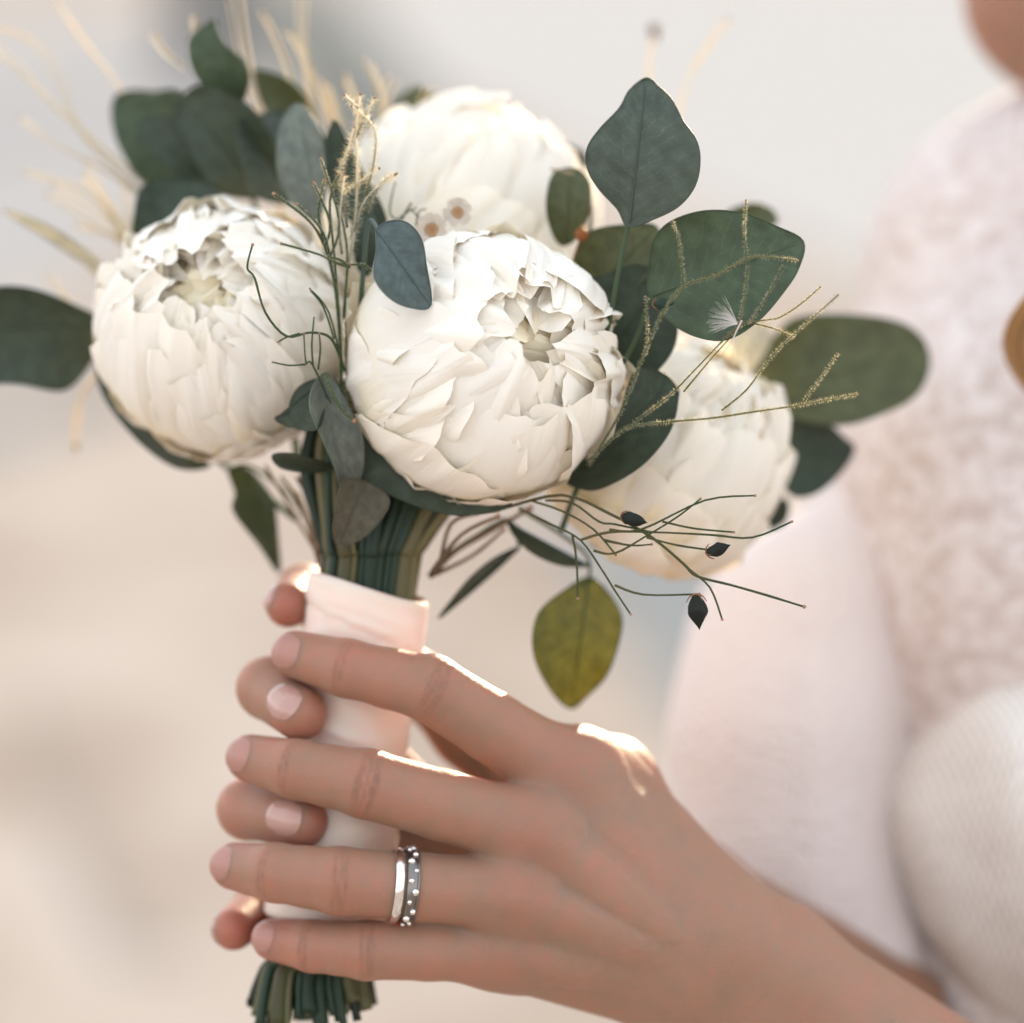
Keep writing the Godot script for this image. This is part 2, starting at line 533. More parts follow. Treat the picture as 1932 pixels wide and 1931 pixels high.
func loose_petals(scale := 1.0) -> Array:
	# small crumpled outer petals lying over the big ones
	return [
		{"n": 4, "th": 0.80, "vth": 0.3, "k": 1.005, "w": 0.6, "ruf": 0.07 * scale, "notch": 0.12, "crump": 0.08, "jit": 0.3},
		{"n": 6, "th": 1.35, "vth": 0.35, "k": 1.015, "w": 0.58, "ruf": 0.08 * scale, "notch": 0.14, "crump": 0.08, "jit": 0.3},
		{"n": 6, "th": 1.7, "vth": 0.3, "k": 1.025, "w": 0.55, "ruf": 0.08 * scale, "notch": 0.14, "crump": 0.08, "jit": 0.25},
	]

# ------------------------------------------------------------------ skin: fields of tapered bones, meshed as surface nets
var f_o: Vector3
var f_c: float
var f_n: Vector3i
var f_d: PackedFloat32Array

func field(lo: Vector3, hi: Vector3, cell: float) -> void:
	f_o = lo; f_c = cell
	f_n = Vector3i(((hi - lo) / cell).ceil()) + Vector3i.ONE
	f_d = PackedFloat32Array()
	f_d.resize(f_n.x * f_n.y * f_n.z)
	f_d.fill(1000.0)

func bone(a: Vector3, b: Vector3, ra: float, rb: float, k: float) -> void:
	var mg := maxf(k, 5.0 * f_c)
	var r := maxf(ra, rb) + mg
	var lo := (Vector3(minf(a.x, b.x), minf(a.y, b.y), minf(a.z, b.z)) - Vector3.ONE * r - f_o) / f_c
	var hi := (Vector3(maxf(a.x, b.x), maxf(a.y, b.y), maxf(a.z, b.z)) + Vector3.ONE * r - f_o) / f_c
	var x0 := maxi(0, int(lo.x)); var x1 := mini(f_n.x - 1, int(hi.x) + 1)
	var y0 := maxi(0, int(lo.y)); var y1 := mini(f_n.y - 1, int(hi.y) + 1)
	var z0 := maxi(0, int(lo.z)); var z1 := mini(f_n.z - 1, int(hi.z) + 1)
	var ba := b - a
	var inv := 1.0 / maxf(ba.length_squared(), 1e-6)
	var dr := rb - ra
	for z in range(z0, z1 + 1):
		for y in range(y0, y1 + 1):
			var row := (z * f_n.y + y) * f_n.x
			var p := Vector3(f_o.x + x0 * f_c, f_o.y + y * f_c, f_o.z + z * f_c) - a
			var s := p.dot(ba) * inv
			var ds := f_c * ba.x * inv
			for x in range(x0, x1 + 1):
				var t := clampf(s, 0.0, 1.0)
				var d := (p - ba * t).length() - ra - dr * t
				if d < mg:
					var e := f_d[row + x]
					var h := k - absf(e - d)
					var m := e if e < d else d
					if h > 0.0: m -= h * h / (4.0 * k)
					f_d[row + x] = m
				p.x += f_c
				s += ds

func chain(pts: Array, rad: Array, k: float) -> void:
	for i in pts.size() - 1:
		bone(pts[i], pts[i + 1], rad[i], rad[i + 1], k)

func field_at(p: Vector3) -> float:
	var g := (p - f_o) / f_c
	var x := clampi(int(g.x), 0, f_n.x - 2); var y := clampi(int(g.y), 0, f_n.y - 2); var z := clampi(int(g.z), 0, f_n.z - 2)
	var t := g - Vector3(x, y, z)
	var i := (z * f_n.y + y) * f_n.x + x
	var sy := f_n.x; var sz := f_n.x * f_n.y
	return lerpf(lerpf(lerpf(f_d[i], f_d[i + 1], t.x), lerpf(f_d[i + sy], f_d[i + sy + 1], t.x), t.y), lerpf(lerpf(f_d[i + sz], f_d[i + sz + 1], t.x), lerpf(f_d[i + sz + sy], f_d[i + sz + sy + 1], t.x), t.y), t.z)

func grad_at(p: Vector3) -> Vector3:
	var e := f_c
	var g := Vector3(field_at(p + Vector3(e, 0, 0)) - field_at(p - Vector3(e, 0, 0)), field_at(p + Vector3(0, e, 0)) - field_at(p - Vector3(0, e, 0)), field_at(p + Vector3(0, 0, e)) - field_at(p - Vector3(0, 0, e)))
	return g.normalized()

func net() -> Dictionary:
	var d := buf()
	var nx := f_n.x; var ny := f_n.y; var nz := f_n.z
	var at := PackedInt32Array(); at.resize(f_d.size()); at.fill(-1)
	var sy := nx; var sz := nx * ny
	var lim := f_c * 4.0
	var offs := PackedInt32Array([0, 1, sy, sy + 1, sz, sz + 1, sz + sy, sz + sy + 1])
	var ea := [0, 2, 4, 6, 0, 1, 4, 5, 0, 1, 2, 3]
	var eb := [1, 3, 5, 7, 2, 3, 6, 7, 4, 5, 6, 7]
	var cn: Array[Vector3] = [Vector3(0, 0, 0), Vector3(1, 0, 0), Vector3(0, 1, 0), Vector3(1, 1, 0), Vector3(0, 0, 1), Vector3(1, 0, 1), Vector3(0, 1, 1), Vector3(1, 1, 1)]
	var val := PackedFloat32Array(); val.resize(8)
	for z in nz - 1:
		for y in ny - 1:
			var row := z * sz + y * sy
			for x in nx - 1:
				var v0 := f_d[row + x]
				if v0 > lim or v0 < -lim: continue
				var neg := 0
				for q in 8:
					val[q] = f_d[row + x + offs[q]]
					if val[q] < 0.0: neg += 1
				if neg == 0 or neg == 8: continue
				var acc := Vector3.ZERO
				var cnt := 0
				for q in 12:
					var va := val[ea[q]]; var vb := val[eb[q]]
					if (va < 0.0) != (vb < 0.0):
						acc += cn[ea[q]].lerp(cn[eb[q]], va / (va - vb))
						cnt += 1
				at[row + x] = d.v.size()
				d.v.append(f_o + (Vector3(x, y, z) + acc / cnt) * f_c)
	var ix := PackedInt32Array()
	for z in range(1, nz - 1):
		for y in range(1, ny - 1):
			var row := z * sz + y * sy
			for x in range(1, nx - 1):
				var i := row + x
				var v0 := f_d[i]
				if v0 > lim or v0 < -lim: continue
				var s := v0 < 0.0
				if s != (f_d[i + 1] < 0.0): quad(ix, at[i - sy - sz], at[i - sz], at[i], at[i - sy], s)
				if s != (f_d[i + sy] < 0.0): quad(ix, at[i - sz - 1], at[i - 1], at[i], at[i - sz], not s) if false else quad(ix, at[i - 1 - sz], at[i - 1], at[i], at[i - sz], s)
				if s != (f_d[i + sz] < 0.0): quad(ix, at[i - 1 - sy], at[i - sy], at[i], at[i - 1], s)
	d.i = ix
	d.n.resize(d.v.size()); d.c.resize(d.v.size()); d.t.resize(d.v.size())
	for i in d.v.size():
		d.n[i] = grad_at(d.v[i])
		d.c[i] = Color(1, 1, 1)
	return d

func quad(ix: PackedInt32Array, a: int, b: int, c: int, e: int, flip: bool) -> void:
	if a < 0 or b < 0 or c < 0 or e < 0: return
	if flip: ix.append_array([a, c, b, a, e, c])
	else: ix.append_array([a, b, c, a, c, e])

var skin := Color(0.325, 0.182, 0.124)

func skin_colour(d: Dictionary, spots: Array, creases: Array) -> void:
	# spots: [point, radius, red 0..1]; creases: [point, finger direction, dorsal direction, radius, count]
	for i in d.v.size():
		var p: Vector3 = d.v[i]
		var n: Vector3 = d.n[i]
		var b := noise.get_noise_3d(p.x * 1.4, p.y * 1.4, p.z * 1.4) * 0.6 + 0.5 * noise.get_noise_3d(p.x * 5.0, p.y * 5.0, p.z * 5.0) + 0.35 * noise.get_noise_3d(p.x * 14.0, p.y * 14.0, p.z * 14.0) + 0.3 * noise.get_noise_3d(p.x * 40.0, p.y * 40.0, p.z * 40.0)
		var red := clampf(b * 0.45, -0.3, 0.4)
		for s in spots:
			var q: float = p.distance_squared_to(s[0]) / (s[1] * s[1])
			if q < 4.0: red += s[2] * exp(-q * 1.5)
		var dark := 1.0 + 0.16 * b
		for c in creases:
			var rel: Vector3 = p - c[0]
			var reach: float = c[3] * 1.5
			if rel.length_squared() > reach * reach: continue
			var dors: float = n.dot(c[2])
			if dors < 0.0: continue
			var al: float = rel.dot(c[1])
			var lat: float = rel.dot(c[1].cross(c[2])) / c[3]
			var g := 0.0
			var cnt: int = c[4]
			for w in cnt:
				var o: float = (w - (cnt - 1) * 0.5) * (1.75 + 0.5 * noise.get_noise_2d(c[0].y * 9.0, w * 40.0))
				o *= 1.0 - 0.45 * lat * lat     # wrinkles bow round the knuckle
				var dd := al - o - 0.4 * noise.get_noise_2d(lat * 60.0 + w * 30.0, c[0].x)
				g += exp(-dd * dd / 0.32) * (0.6 + 0.4 * noise.get_noise_2d(lat * 90.0, w * 50.0 + c[0].y))
			g *= smoothstep(0.0, 0.55, dors) * maxf(0.0, 1.0 - pow(absf(lat), 3.0))
			d.v[i] -= n * 0.4 * g
			dark *= 1.0 - 0.30 * clampf(g, 0.0, 1.0)
		red = clampf(red, -0.2, 0.8)
		d.c[i] = Color(skin.r * dark * (1.0 + 0.08 * red), skin.g * dark * (1.0 - 0.38 * red), skin.b * dark * (1.0 - 0.36 * red))

func nail(parent: Node3D, at: Vector3, dorsal: Vector3, along: Vector3, hw: float, hl: float, m := "nail") -> void:
	# a curved plate laid on the finger tip's own surface
	var side := along.cross(dorsal).normalized()
	var al := dorsal.cross(side).normalized()
	var nu := 11; var nv := 11
	var pts := PackedVector3Array(); var cols := PackedColorArray(); var uvs := PackedVector2Array()
	for v in nv:
		for u in nu:
			var a := float(u) / (nu - 1) * 2.0 - 1.0
			var b := float(v) / (nv - 1) * 2.0 - 1.0
			var sq := Vector2(a * sqrt(1.0 - 0.42 * b * b), b * sqrt(1.0 - 0.42 * a * a))
			var p := at + side * sq.x * hw + al * sq.y * hl + dorsal * 12.0
			for s in 40:
				var q := minf(field_at(p), 2.0)
				if q < 0.05: break
				p -= dorsal * maxf(q * 0.7, 0.04)
			var e := maxf(absf(a), absf(b))
			p += dorsal * (0.38 + 0.25 * maxf(0.0, b)) * (1.0 - pow(e, 6.0) * 1.1)
			pts.append(p); cols.append(Color.WHITE); uvs.append(Vector2(a, b))
	part("fingernail", parent, grid(pts, nu, nv, cols, uvs), M[m])

func pr(px: float, z: float) -> float:
	return px * S * (D - z) / D

# ------------------------------------------------------------------ the place
func _ready() -> void:
	noise.seed = 11
	noise.frequency = 0.02
	noise.fractal_octaves = 3
	CB = Basis(Vector3.RIGHT, -deg_to_rad(PITCH))
	# camera
	var cam := Camera3D.new()
	cam.name = "camera"
	var fov := 2.0 * rad_to_deg(atan(966.0 * S / D))
	var ca := CameraAttributesPhysical.new()
	ca.frustum_focal_length = 12.0 / tan(deg_to_rad(fov / 2.0))
	ca.frustum_focus_distance = (D - 52.0) * 0.001
	ca.frustum_near = 0.05
	ca.frustum_far = 3000.0
	ca.exposure_aperture = 2.3
	cam.attributes = ca
	cam.fov = fov
	cam.near = 0.05
	cam.far = 3000.0
	add_child(cam)
	cam.transform = Transform3D(CB, O + CB * Vector3(0, 0, D * 0.001))
	# sky and light
	var we := WorldEnvironment.new()
	we.name = "world_environment"
	var env := Environment.new()
	var sm := ProceduralSkyMaterial.new()
	sm.sky_top_color = Color(0.72, 0.75, 0.788)
	sm.sky_horizon_color = Color(0.95, 0.94, 0.94)
	sm.sky_curve = 0.25
	sm.ground_bottom_color = Color(0.72, 0.66, 0.61)
	sm.ground_horizon_color = Color(0.9, 0.86, 0.82)
	sm.sun_angle_max = 3.0
	var sky := Sky.new()
	sky.sky_material = sm
	env.background_mode = Environment.BG_SKY
	env.sky = sky
	env.tonemap_mode = Environment.TONE_MAPPER_LINEAR
	env.tonemap_exposure = 2.65
	env.sdfgi_enabled = true
	env.ssao_enabled = true
	env.ssil_enabled = true
	we.environment = env
	add_child(we)
	var sun := DirectionalLight3D.new()
	sun.name = "sun"
	sun.light_energy = 1.3
	sun.light_color = Color(1.0, 0.90, 0.76)
	sun.light_angular_distance = 0.5
	sun.shadow_enabled = true
	add_child(sun)
	var sd := (CB * Vector3(0.25, 0.39, -0.886)).normalized()
	sun.look_at_from_position(sd * 10.0, Vector3.ZERO)
	make_materials()
	setting()
	person()
	ribbon_and_stems()
	peonies()
	branches()
	twigs()
	small_things()

func sheet(called: String, poly: PackedVector2Array, y: float, m: Material) -> MeshInstance3D:
	var st := SurfaceTool.new()
	st.begin(Mesh.PRIMITIVE_TRIANGLES)
	var tri := Geometry2D.triangulate_polygon(poly)
	for k in tri:
		st.set_normal(Vector3.UP)
		st.set_uv(poly[k] * 0.1)
		st.add_vertex(Vector3(poly[k].x, y, poly[k].y))
	var o := MeshInstance3D.new()
	o.name = called
	o.mesh = st.commit()
	o.mesh.surface_set_material(0, m)
	o.set_meta("kind", "structure")
	add_child(o, true)
	return o

func ground_point(x: float, y: float) -> Vector2:
	# where the sight line through a photo point meets the ground
	var dir := CB * Vector3((x - 966.0) * S, (966.0 - y) * S, -D)
	var eye := O + CB * Vector3(0, 0, D * 0.001)
	var t := eye.y / -dir.y
	return Vector2(eye.x + dir.x * t, eye.z + dir.z * t)

func setting() -> void:
	var g := mat("pale_paving", Color.WHITE, 1.0, Color.BLACK, false, 0.05)
	g.albedo_texture = noise_tex(0.006, 1024, 4, [[0.0, lin(0.20, 0.165, 0.14)], [0.4, lin(0.295, 0.25, 0.215)], [0.6, lin(0.355, 0.312, 0.277)], [1.0, lin(0.40, 0.365, 0.338)]])
	g.uv1_triplanar = true; g.uv1_world_triplanar = true
	g.uv1_scale = Vector3(0.16, 0.16, 0.16)
	sheet("ground", PackedVector2Array([Vector2(-900, -1500), Vector2(900, -1500), Vector2(900, 60), Vector2(-900, 60)]), 0.0, g)
	var w := mat("grey_paving", Color.WHITE, 1.0, Color.BLACK, false, 0.05)
	w.albedo_texture = noise_tex(0.01, 512, 14, [[0.0, lin(0.15, 0.165, 0.175)], [0.6, lin(0.2, 0.215, 0.225)], [1.0, lin(0.24, 0.255, 0.265)]])
	w.uv1_triplanar = true; w.uv1_world_triplanar = true
	w.uv1_scale = Vector3(0.3, 0.3, 0.3)
	sheet("path", PackedVector2Array([ground_point(985, 900), ground_point(1330, 900), ground_point(1500, 1500), ground_point(1275, 1365)]), 0.004, w)
	var lav := mat("grey_slabs", lin(0.295, 0.295, 0.30), 1.0, Color.BLACK, false, 0.05)
	sheet("pavement", PackedVector2Array([ground_point(-1500, 0), ground_point(560, 0), ground_point(420, 330), ground_point(150, 560), ground_point(-900, 700)]), 0.004, lav)
	var wa := mat("water", lin(0.385, 0.38, 0.375), 1.0, Color.BLACK, false, 0.0)
	wa.normal_enabled = true
	wa.normal_texture = noise_tex(0.02, 512, 41, [], true, 6.0)
	wa.normal_scale = 0.5
	wa.uv1_triplanar = true; wa.uv1_world_triplanar = true
	wa.uv1_scale = Vector3(0.5, 0.5, 0.5)
	sheet("water", PackedVector2Array([ground_point(620, -90), ground_point(4500, -90), ground_point(4500, 900), ground_point(1800, 620), ground_point(1100, 330), ground_point(800, 190)]), 0.012, wa)
	var w2 := mat("dark_paving", lin(0.08, 0.10, 0.105), 1.0, Color.BLACK, false, 0.05)
	sheet("path", PackedVector2Array([ground_point(400, -60), ground_point(600, -60), ground_point(720, 110), ground_point(840, 250), ground_point(900, 480), ground_point(700, 480), ground_point(600, 260), ground_point(520, 110)]), 0.016, w2)
	var w3 := mat("worn_paving", lin(0.28, 0.24, 0.21), 1.0, Color.BLACK, false, 0.05)
	sheet("path", PackedVector2Array([ground_point(20, 1320), ground_point(130, 1330), ground_point(250, 1560), ground_point(370, 1800), ground_point(230, 1800), ground_point(120, 1560)]), 0.006, w3)
	sheet("path", PackedVector2Array([ground_point(-400, 960), ground_point(-400, 880), ground_point(200, 700), ground_point(330, 720)]), 0.010, w)
	var gp := ground_point(390, 170)
	var t := thing("post", "dark blurred post standing far behind the leaves at the upper left", "post", Vector3.ZERO)
	t.transform = Transform3D(Basis.IDENTITY, Vector3(gp.x, 0, gp.y))
	t.set_meta("base", Vector3.ZERO)
	var pm := mat("post_paint", lin(0.06, 0.065, 0.07), 0.6)
	part("shaft", t, lathe_at(Vector3(0, 0, 0), Vector3.UP, [[0, 10], [0, 210], [1400, 200], [1440, 180], [1450, 10]], 24, Color.WHITE, Color.WHITE, 0.0, 0.0), pm)
	part("cap", t, lathe_at(Vector3(0, 1452, 0), Vector3.UP, [[0, 10], [0, 225], [60, 225], [110, 140], [130, 10]], 24, Color.WHITE, Color.WHITE, 0.0, 0.0), pm)

func person() -> void:
	var t := thing("person", "woman in a pale lace dress and white knitted shawl holding the bouquet", "person", P(2100, 2600, -150))
	var body := buf()
	# --- the near hand: back towards the lens, four fingers across the front of the handle
	field(P(385, 2330, -75), P(2010, 1150, 62), 1.05)
	var lh := [
		[P(1075, 1465, 16), P(812, 1300, 31), P(655, 1262, 28), P(558, 1236, 19), [12.0, 9.9, 8.6, 7.2]],
		[P(1010, 1570, 25), P(690, 1480, 34), P(560, 1453, 28), P(472, 1432, 17), [11.5, 10.2, 8.9, 7.2]],
		[P(975, 1690, 26), P(640, 1664, 35), P(520, 1648, 30), P(442, 1636, 19), [11.0, 10.0, 8.7, 7.2]],
		[P(950, 1795, 20), P(690, 1795, 29), P(590, 1787, 26), P(515, 1774, 18), [10.0, 8.7, 7.7, 6.4]],
	]
	var wrist := P(1400, 1810, 8)
	var starts := [P(1330, 1740, 9), P(1320, 1785, 13), P(1300, 1815, 12), P(1270, 1850, 7)]
	for i in 4:
		var f: Array = lh[i]
		var q: Array = f[4]
		chain([f[0], f[0].lerp(f[1], 0.55), f[1], f[1].lerp(f[2], 0.5), f[2], f[3]], [q[0], lerpf(q[0], q[1], 0.55) * 0.96, q[1], lerpf(q[1], q[2], 0.5) * 0.95, q[2], q[3]], 1.6)
		# tendon over the back of the hand
		bone(f[0] + Vector3(0, 0, 8.9), starts[i] + Vector3(-6, 3, 11.6), 2.3, 2.0, 4.0)
	for i in 4:
		bone(lh[i][0], starts[i], [11.5, 11.5, 11.5, 11.0][i], [16.0, 16.0, 16.0, 16.0][i], 9.0)
		bone(lh[i][0] - Vector3(0, 0, 10), starts[i] - Vector3(0, 0, 6), 9.0, 14.0, 8.0)
	# thumb, behind the handle
	bone(starts[0], P(1150, 1480, -8), 16.0, 13.0, 10.0)
	bone(P(1150, 1480, -4), P(1105, 1455, 8), 13.5, 12.5, 8.0)
	chain([P(1150, 1490, -8), P(985, 1425, -30), P(860, 1345, -42)], [12.5, 10.0, 7.5], 5.0)
	# wrist and forearm, oval
	chain([starts[1] + Vector3(0, 4, -4), P(1450, 1835, 2), P(1900, 2190, -20)], [18.0, 20.0, 30.0], 10.0)
	chain([starts[2] + Vector3(0, -6, -4), P(1385, 1905, 0), P(1830, 2270, -20)], [17.0, 19.0, 30.0], 10.0)
	var d := net()
	var cr := []
	var spots := []
	for i in 4:
		var f: Array = lh[i]
		for j in [1, 2]:
			var ax: Vector3 = (f[j + 1] - f[j - 1]).normalized()
			var dors := (Vector3(0, 0.15, 1.0) - ax * ax.dot(Vector3(0, 0.15, 1.0))).normalized()
			cr.append([f[j], ax, dors, f[4][j] * (1.0 + 0.08 * i), [4, 5, 3, 3][i] if j == 1 else 2])
			spots.append([f[j] + dors * f[4][j], 7.5, 0.15 if j == 1 else 0.1])
		spots.append([f[3], 10.0, 0.75])
		spots.append([f[0] + Vector3(0, 0, 12), 12.0, 0.18])
	skin_colour(d, spots, cr)
	join(body, d)
	for i in 4:
		var f: Array = lh[i]
		var ax: Vector3 = (f[3] - f[2]).normalized()
		var dors := (Vector3(-0.55, 0.25, 0.75) - ax * ax.dot(Vector3(-0.55, 0.25, 0.75))).normalized()
		nail(t, f[3] + ax * 0.8, dors, ax, f[4][3] * 0.72, f[4][3] * 0.85, "rosy_nail")
	# --- the far hand: comes round the left of the handle from behind, its tips between the near fingers
	field(P(360, 1990, -120), P(1900, 1060, 50), 1.5)
	var rh := [
		[P(960, 1440, -44), P(690, 1210, -40), P(572, 1118, -26), P(543, 1142, -4), [10.5, 9.2, 8.2, 7.0]],
		[P(890, 1640, -46), P(560, 1275, -30), P(505, 1300, 2), P(565, 1347, 21), [11.0, 9.6, 9.2, 8.2]],
		[P(870, 1680, -48), P(540, 1490, -32), P(467, 1528, 2), P(568, 1551, 20), [11.0, 9.6, 9.0, 8.0]],
		[P(840, 1740, -44), P(570, 1690, -34), P(482, 1720, -14), P(440, 1755, 3), [10.0, 8.4, 7.4, 6.5]],
	]
	for i in 4:
		var f: Array = rh[i]
		chain([f[0], f[1], f[2], f[3]], f[4], 2.5)
		bone(f[0], P(1150, 1570 + i * 45, -66), 11.5, 15.0, 9.0)
	chain([P(1120, 1540, -58), P(985, 1445, -50), P(880, 1385, -42), P(815, 1283, -34)], [13.0, 10.5, 9.0, 6.8], 6.0)
	chain([P(1120, 1560, -66), P(1280, 1700, -80), P(1750, 2010, -130)], [19.0, 20.0, 28.0], 10.0)
	chain([P(1110, 1640, -66), P(1250, 1740, -80), P(1720, 2070, -130)], [17.0, 19.0, 28.0], 10.0)
	var d2 := net()
	cr = []
	spots = []
	for i in 4:
		var f: Array = rh[i]
		spots.append([f[3], 11.0, 0.8])
	skin_colour(d2, spots, cr)
	join(body, d2)
	for i in 4:
		var f: Array = rh[i]
		var ax: Vector3 = (f[3] - f[2]).normalized()
		var want: Vector3 = [Vector3(-0.9, 0.3, 0.3), Vector3(-0.15, 0.2, 1.0), Vector3(-0.1, 0.1, 1.0), Vector3(-0.9, -0.2, 0.3)][i]
		var dors := (want - ax * ax.dot(want)).normalized()
		nail(t, f[3] - ax * 0.5, dors, ax, f[4][3] * 0.66, f[4][3] * 0.80)
	# --- head, neck and chest
	field(P(1380, 2850, -420), P(3000, -1350, 60), 4.0)
	var hc := P(2300, -405, -190)
	chain([hc + Vector3(8, 45, 0), hc + Vector3(30, 20, 0)], [78.0, 82.0], 30.0)
	bone(hc + Vector3(-20, -10, 12), hc + Vector3(-20, -10, -12), 62.0, 62.0, 30.0)
	chain([hc + Vector3(-30, -55, 0), hc + Vector3(-52, -88, 0)], [46.0, 22.0], 22.0)      # jaw to chin
	chain([P(1953, -14, -190), P(1990, -20, -190)], [25.0, 32.0], 24.0)                    # chin
	chain([hc + Vector3(-80, 18, 0), hc + Vector3(-98, -14, 0)], [6.0, 8.5], 8.0)        # nose
	bone(hc + Vector3(-92, -46, 8), hc + Vector3(-92, -46, -8), 8.0, 8.0, 6.0)             # lips
	bone(hc + Vector3(-89, -55, 7), hc + Vector3(-89, -55, -7), 8.5, 8.5, 6.0)
	bone(hc + Vector3(10, -8, 74), hc + Vector3(16, 14, 78), 6.0, 9.0, 5.0)                # ear
	chain([hc + Vector3(30, -60, 0), P(2330, 380, -200), P(2330, 620, -210)], [50.0, 50.0, 70.0], 30.0)
	bone(P(2440, 800, -320), P(2440, 820, -130), 42.0, 42.0, 40.0)
	# the near arm goes on to the elbow, inside the dress
	chain([P(1840, 2210, -20), P(2290, 2480, -70), P(2420, 900, -130)], [29.0, 36.0, 40.0], 10.0)
	chain([P(1740, 2030, -130), P(2200, 2330, -220), P(2420, 900, -300)], [29.0, 34.0, 38.0], 10.0)
	var d3 := net()
	skin_colour(d3, [[P(1953, -14, -190), 30.0, 0.35]], [])
	join(body, d3)
	part("body", t, body, M.skin)
	for s in [-1, 1]:
		part("eye", t, ball(hc + Vector3(-70, 12, 30 * s), 11.0, Color(0.75, 0.72, 0.7)), M.pod)
	# --- dress: bodice with lace, the far sleeve
	field(P(1180, 2500, -420), P(2900, -150, 20), 5.0)
	chain([P(1895, 510, -215), P(1850, 900, -205), P(1900, 1500, -190)], [pr(260, -215), pr(240, -200), pr(260, -190)], 30.0)
	chain([P(2250, 560, -230), P(2200, 1400, -210), P(2150, 2300, -200)], [95.0, 110.0, 130.0], 40.0)
	bone(P(2420, 660, -330), P(2420, 680, -110), 62.0, 62.0, 40.0)
	chain([P(2420, 700, -115), P(2400, 1500, -105), P(2340, 2250, -85)], [58.0, 54.0, 50.0], 30.0)
	bone(P(1960, 880, -150), P(2010, 1050, -140), 60.0, 62.0, 40.0)
	part("lace_bodice", t, net(), M.lace)
	field(P(1130, 2100, -330), P(2100, 800, 0), 4.0)
	chain([P(1740, 1000, -190), P(1530, 1230, -165), P(1486, 1430, -150), P(1500, 1650, -140)], [pr(180, -190), pr(195, -165), pr(185, -150), pr(160, -140)], 30.0)
	bone(P(1500, 1640, -140), P(1600, 1830, -130), pr(160, -140), pr(150, -130), 20.0)
	part("far_sleeve", t, net(), M.sleeve)
	shawl(t)
	hair(t, hc)

func shawl(t: Node3D) -> void:
	# the knitted shawl wrapped over the near forearm: a soft flattened cone, its front edge rolled in
	var nu := 72; var nv := 44
	var pts := PackedVector3Array(); var cols := PackedColorArray(); var uvs := PackedVector2Array()
	for v in nv:
		var f := float(v - 6) / (nv - 7)
		var roll := 1.0
		if f < 0.06: roll = sqrt(maxf(0.0, 1.0 - pow((0.06 - f) / 0.22, 2.0)))
		if v < 1: roll = 0.2
		var ff := maxf(f, 0.0)
		var cx := lerpf(1490.0, 2500.0, maxf(f, -0.02 ))
		var top := lerpf(1425.0, 1085.0, pow(ff, 0.95))
		var bot := lerpf(1660.0, 2420.0, ff)
		var cy := (top + bot) * 0.5
		var rad := (bot - top) * 0.5
		for u in nu:
			var w := TAU * u / (nu - 1)
			var fold := 1.0 + 0.03 * sin(w * 5.0 + ff * 9.0) * ff + 0.05 * noise.get_noise_2d(cos(w) * 40.0, sin(w) * 40.0 + ff * 60.0)
			fold *= roll
			var lead := -38.0 * cos(w - 0.7) * (1.0 - ff) + 14.0 * noise.get_noise_2d(cos(w) * 60.0 + 90.0, sin(w) * 60.0)
			var z := lerpf(-208.0, -112.0, smoothstep(0.0, 0.5, ff)) + 7.0 * sin(ff * 22.0 - w * 2.0) * smoothstep(0.1, 0.4, ff) + sin(w) * (30.0 + 62.0 * ff) * fold
			pts.append(P(cx + lead, cy - cos(w) * rad * fold, z))
			cols.append(Color.WHITE)
			uvs.append(Vector2(w / TAU * 3.0 * (0.6 + 0.7 * ff), f * 4.0))
	part("knitted_shawl", t, grid(pts, nu, nv, cols, uvs), M.knit)

func hair(t: Node3D, hc: Vector3) -> void:
	rng.seed = 77
	# cap of hair, swept back
	field(hc - Vector3(110, 130, 110), hc + Vector3(150, 160, 110), 5.0)
	chain([hc + Vector3(22, 58, 0), hc + Vector3(52, 20, 0), hc + Vector3(70, -40, 0)], [84.0, 90.0, 60.0], 30.0)
	var cap := net()
	for i in cap.v.size():
		var p: Vector3 = cap.v[i]
		var k := 0.8 + 0.5 * noise.get_noise_3d(p.x * 1.5, p.y * 6.0, p.z * 14.0)
		cap.c[i] = Color(0.20 * k, 0.105 * k, 0.045 * k)
	part("hair", t, cap, M.hair)
	# a curled lock hanging in front of the shoulder
	var lock := buf()
	for s in 70:
		var path := []
		var a0 := rng.randf() * TAU
		var rr := rng.randf_range(0.5, 7.5)
		for k in 26:
			var f := k / 25.0
			var w := f * TAU * 1.6 + 0.4
			path.append(P(2108.0 + 240.0 * pow(maxf(0.3 - f, 0.0) / 0.3, 1.5) - 175.0 * exp(-pow((f - 0.72) * 3.6, 2.0)) - 12.0 * sin(w), 150.0 + 690.0 * f - 420.0 * pow(maxf(0.3 - f, 0.0) / 0.3, 1.3), -55.0 - 70.0 * maxf(0.3 - f, 0.0) / 0.3 + 10.0 * cos(w)) + Vector3(cos(a0 + f * 5.0), sin(a0 + f * 5.0) * 0.4, sin(a0 + f * 5.0)) * rr * (1.0 - 0.5 * f))
		var k2 := rng.randf_range(0.7, 1.4)
		join(lock, tube(smooth_path(path, 2), 0.55, 0.3, 4, Color(0.45 * k2, 0.25 * k2, 0.10 * k2), Color(0.52 * k2, 0.30 * k2, 0.13 * k2)))
	part("hair_lock", t, lock, M.hair, true)
	var st := [P(1960, -60, -80), P(1932, 130, -60), P(1915, 240, -50), P(1911, 335, -48)]
	part("hair_strand", t, tube(smooth_path(st, 6), 0.1, 0.08, 4, Color(0.4, 0.2, 0.1), Color(0.5, 0.25, 0.13)), M.hair)

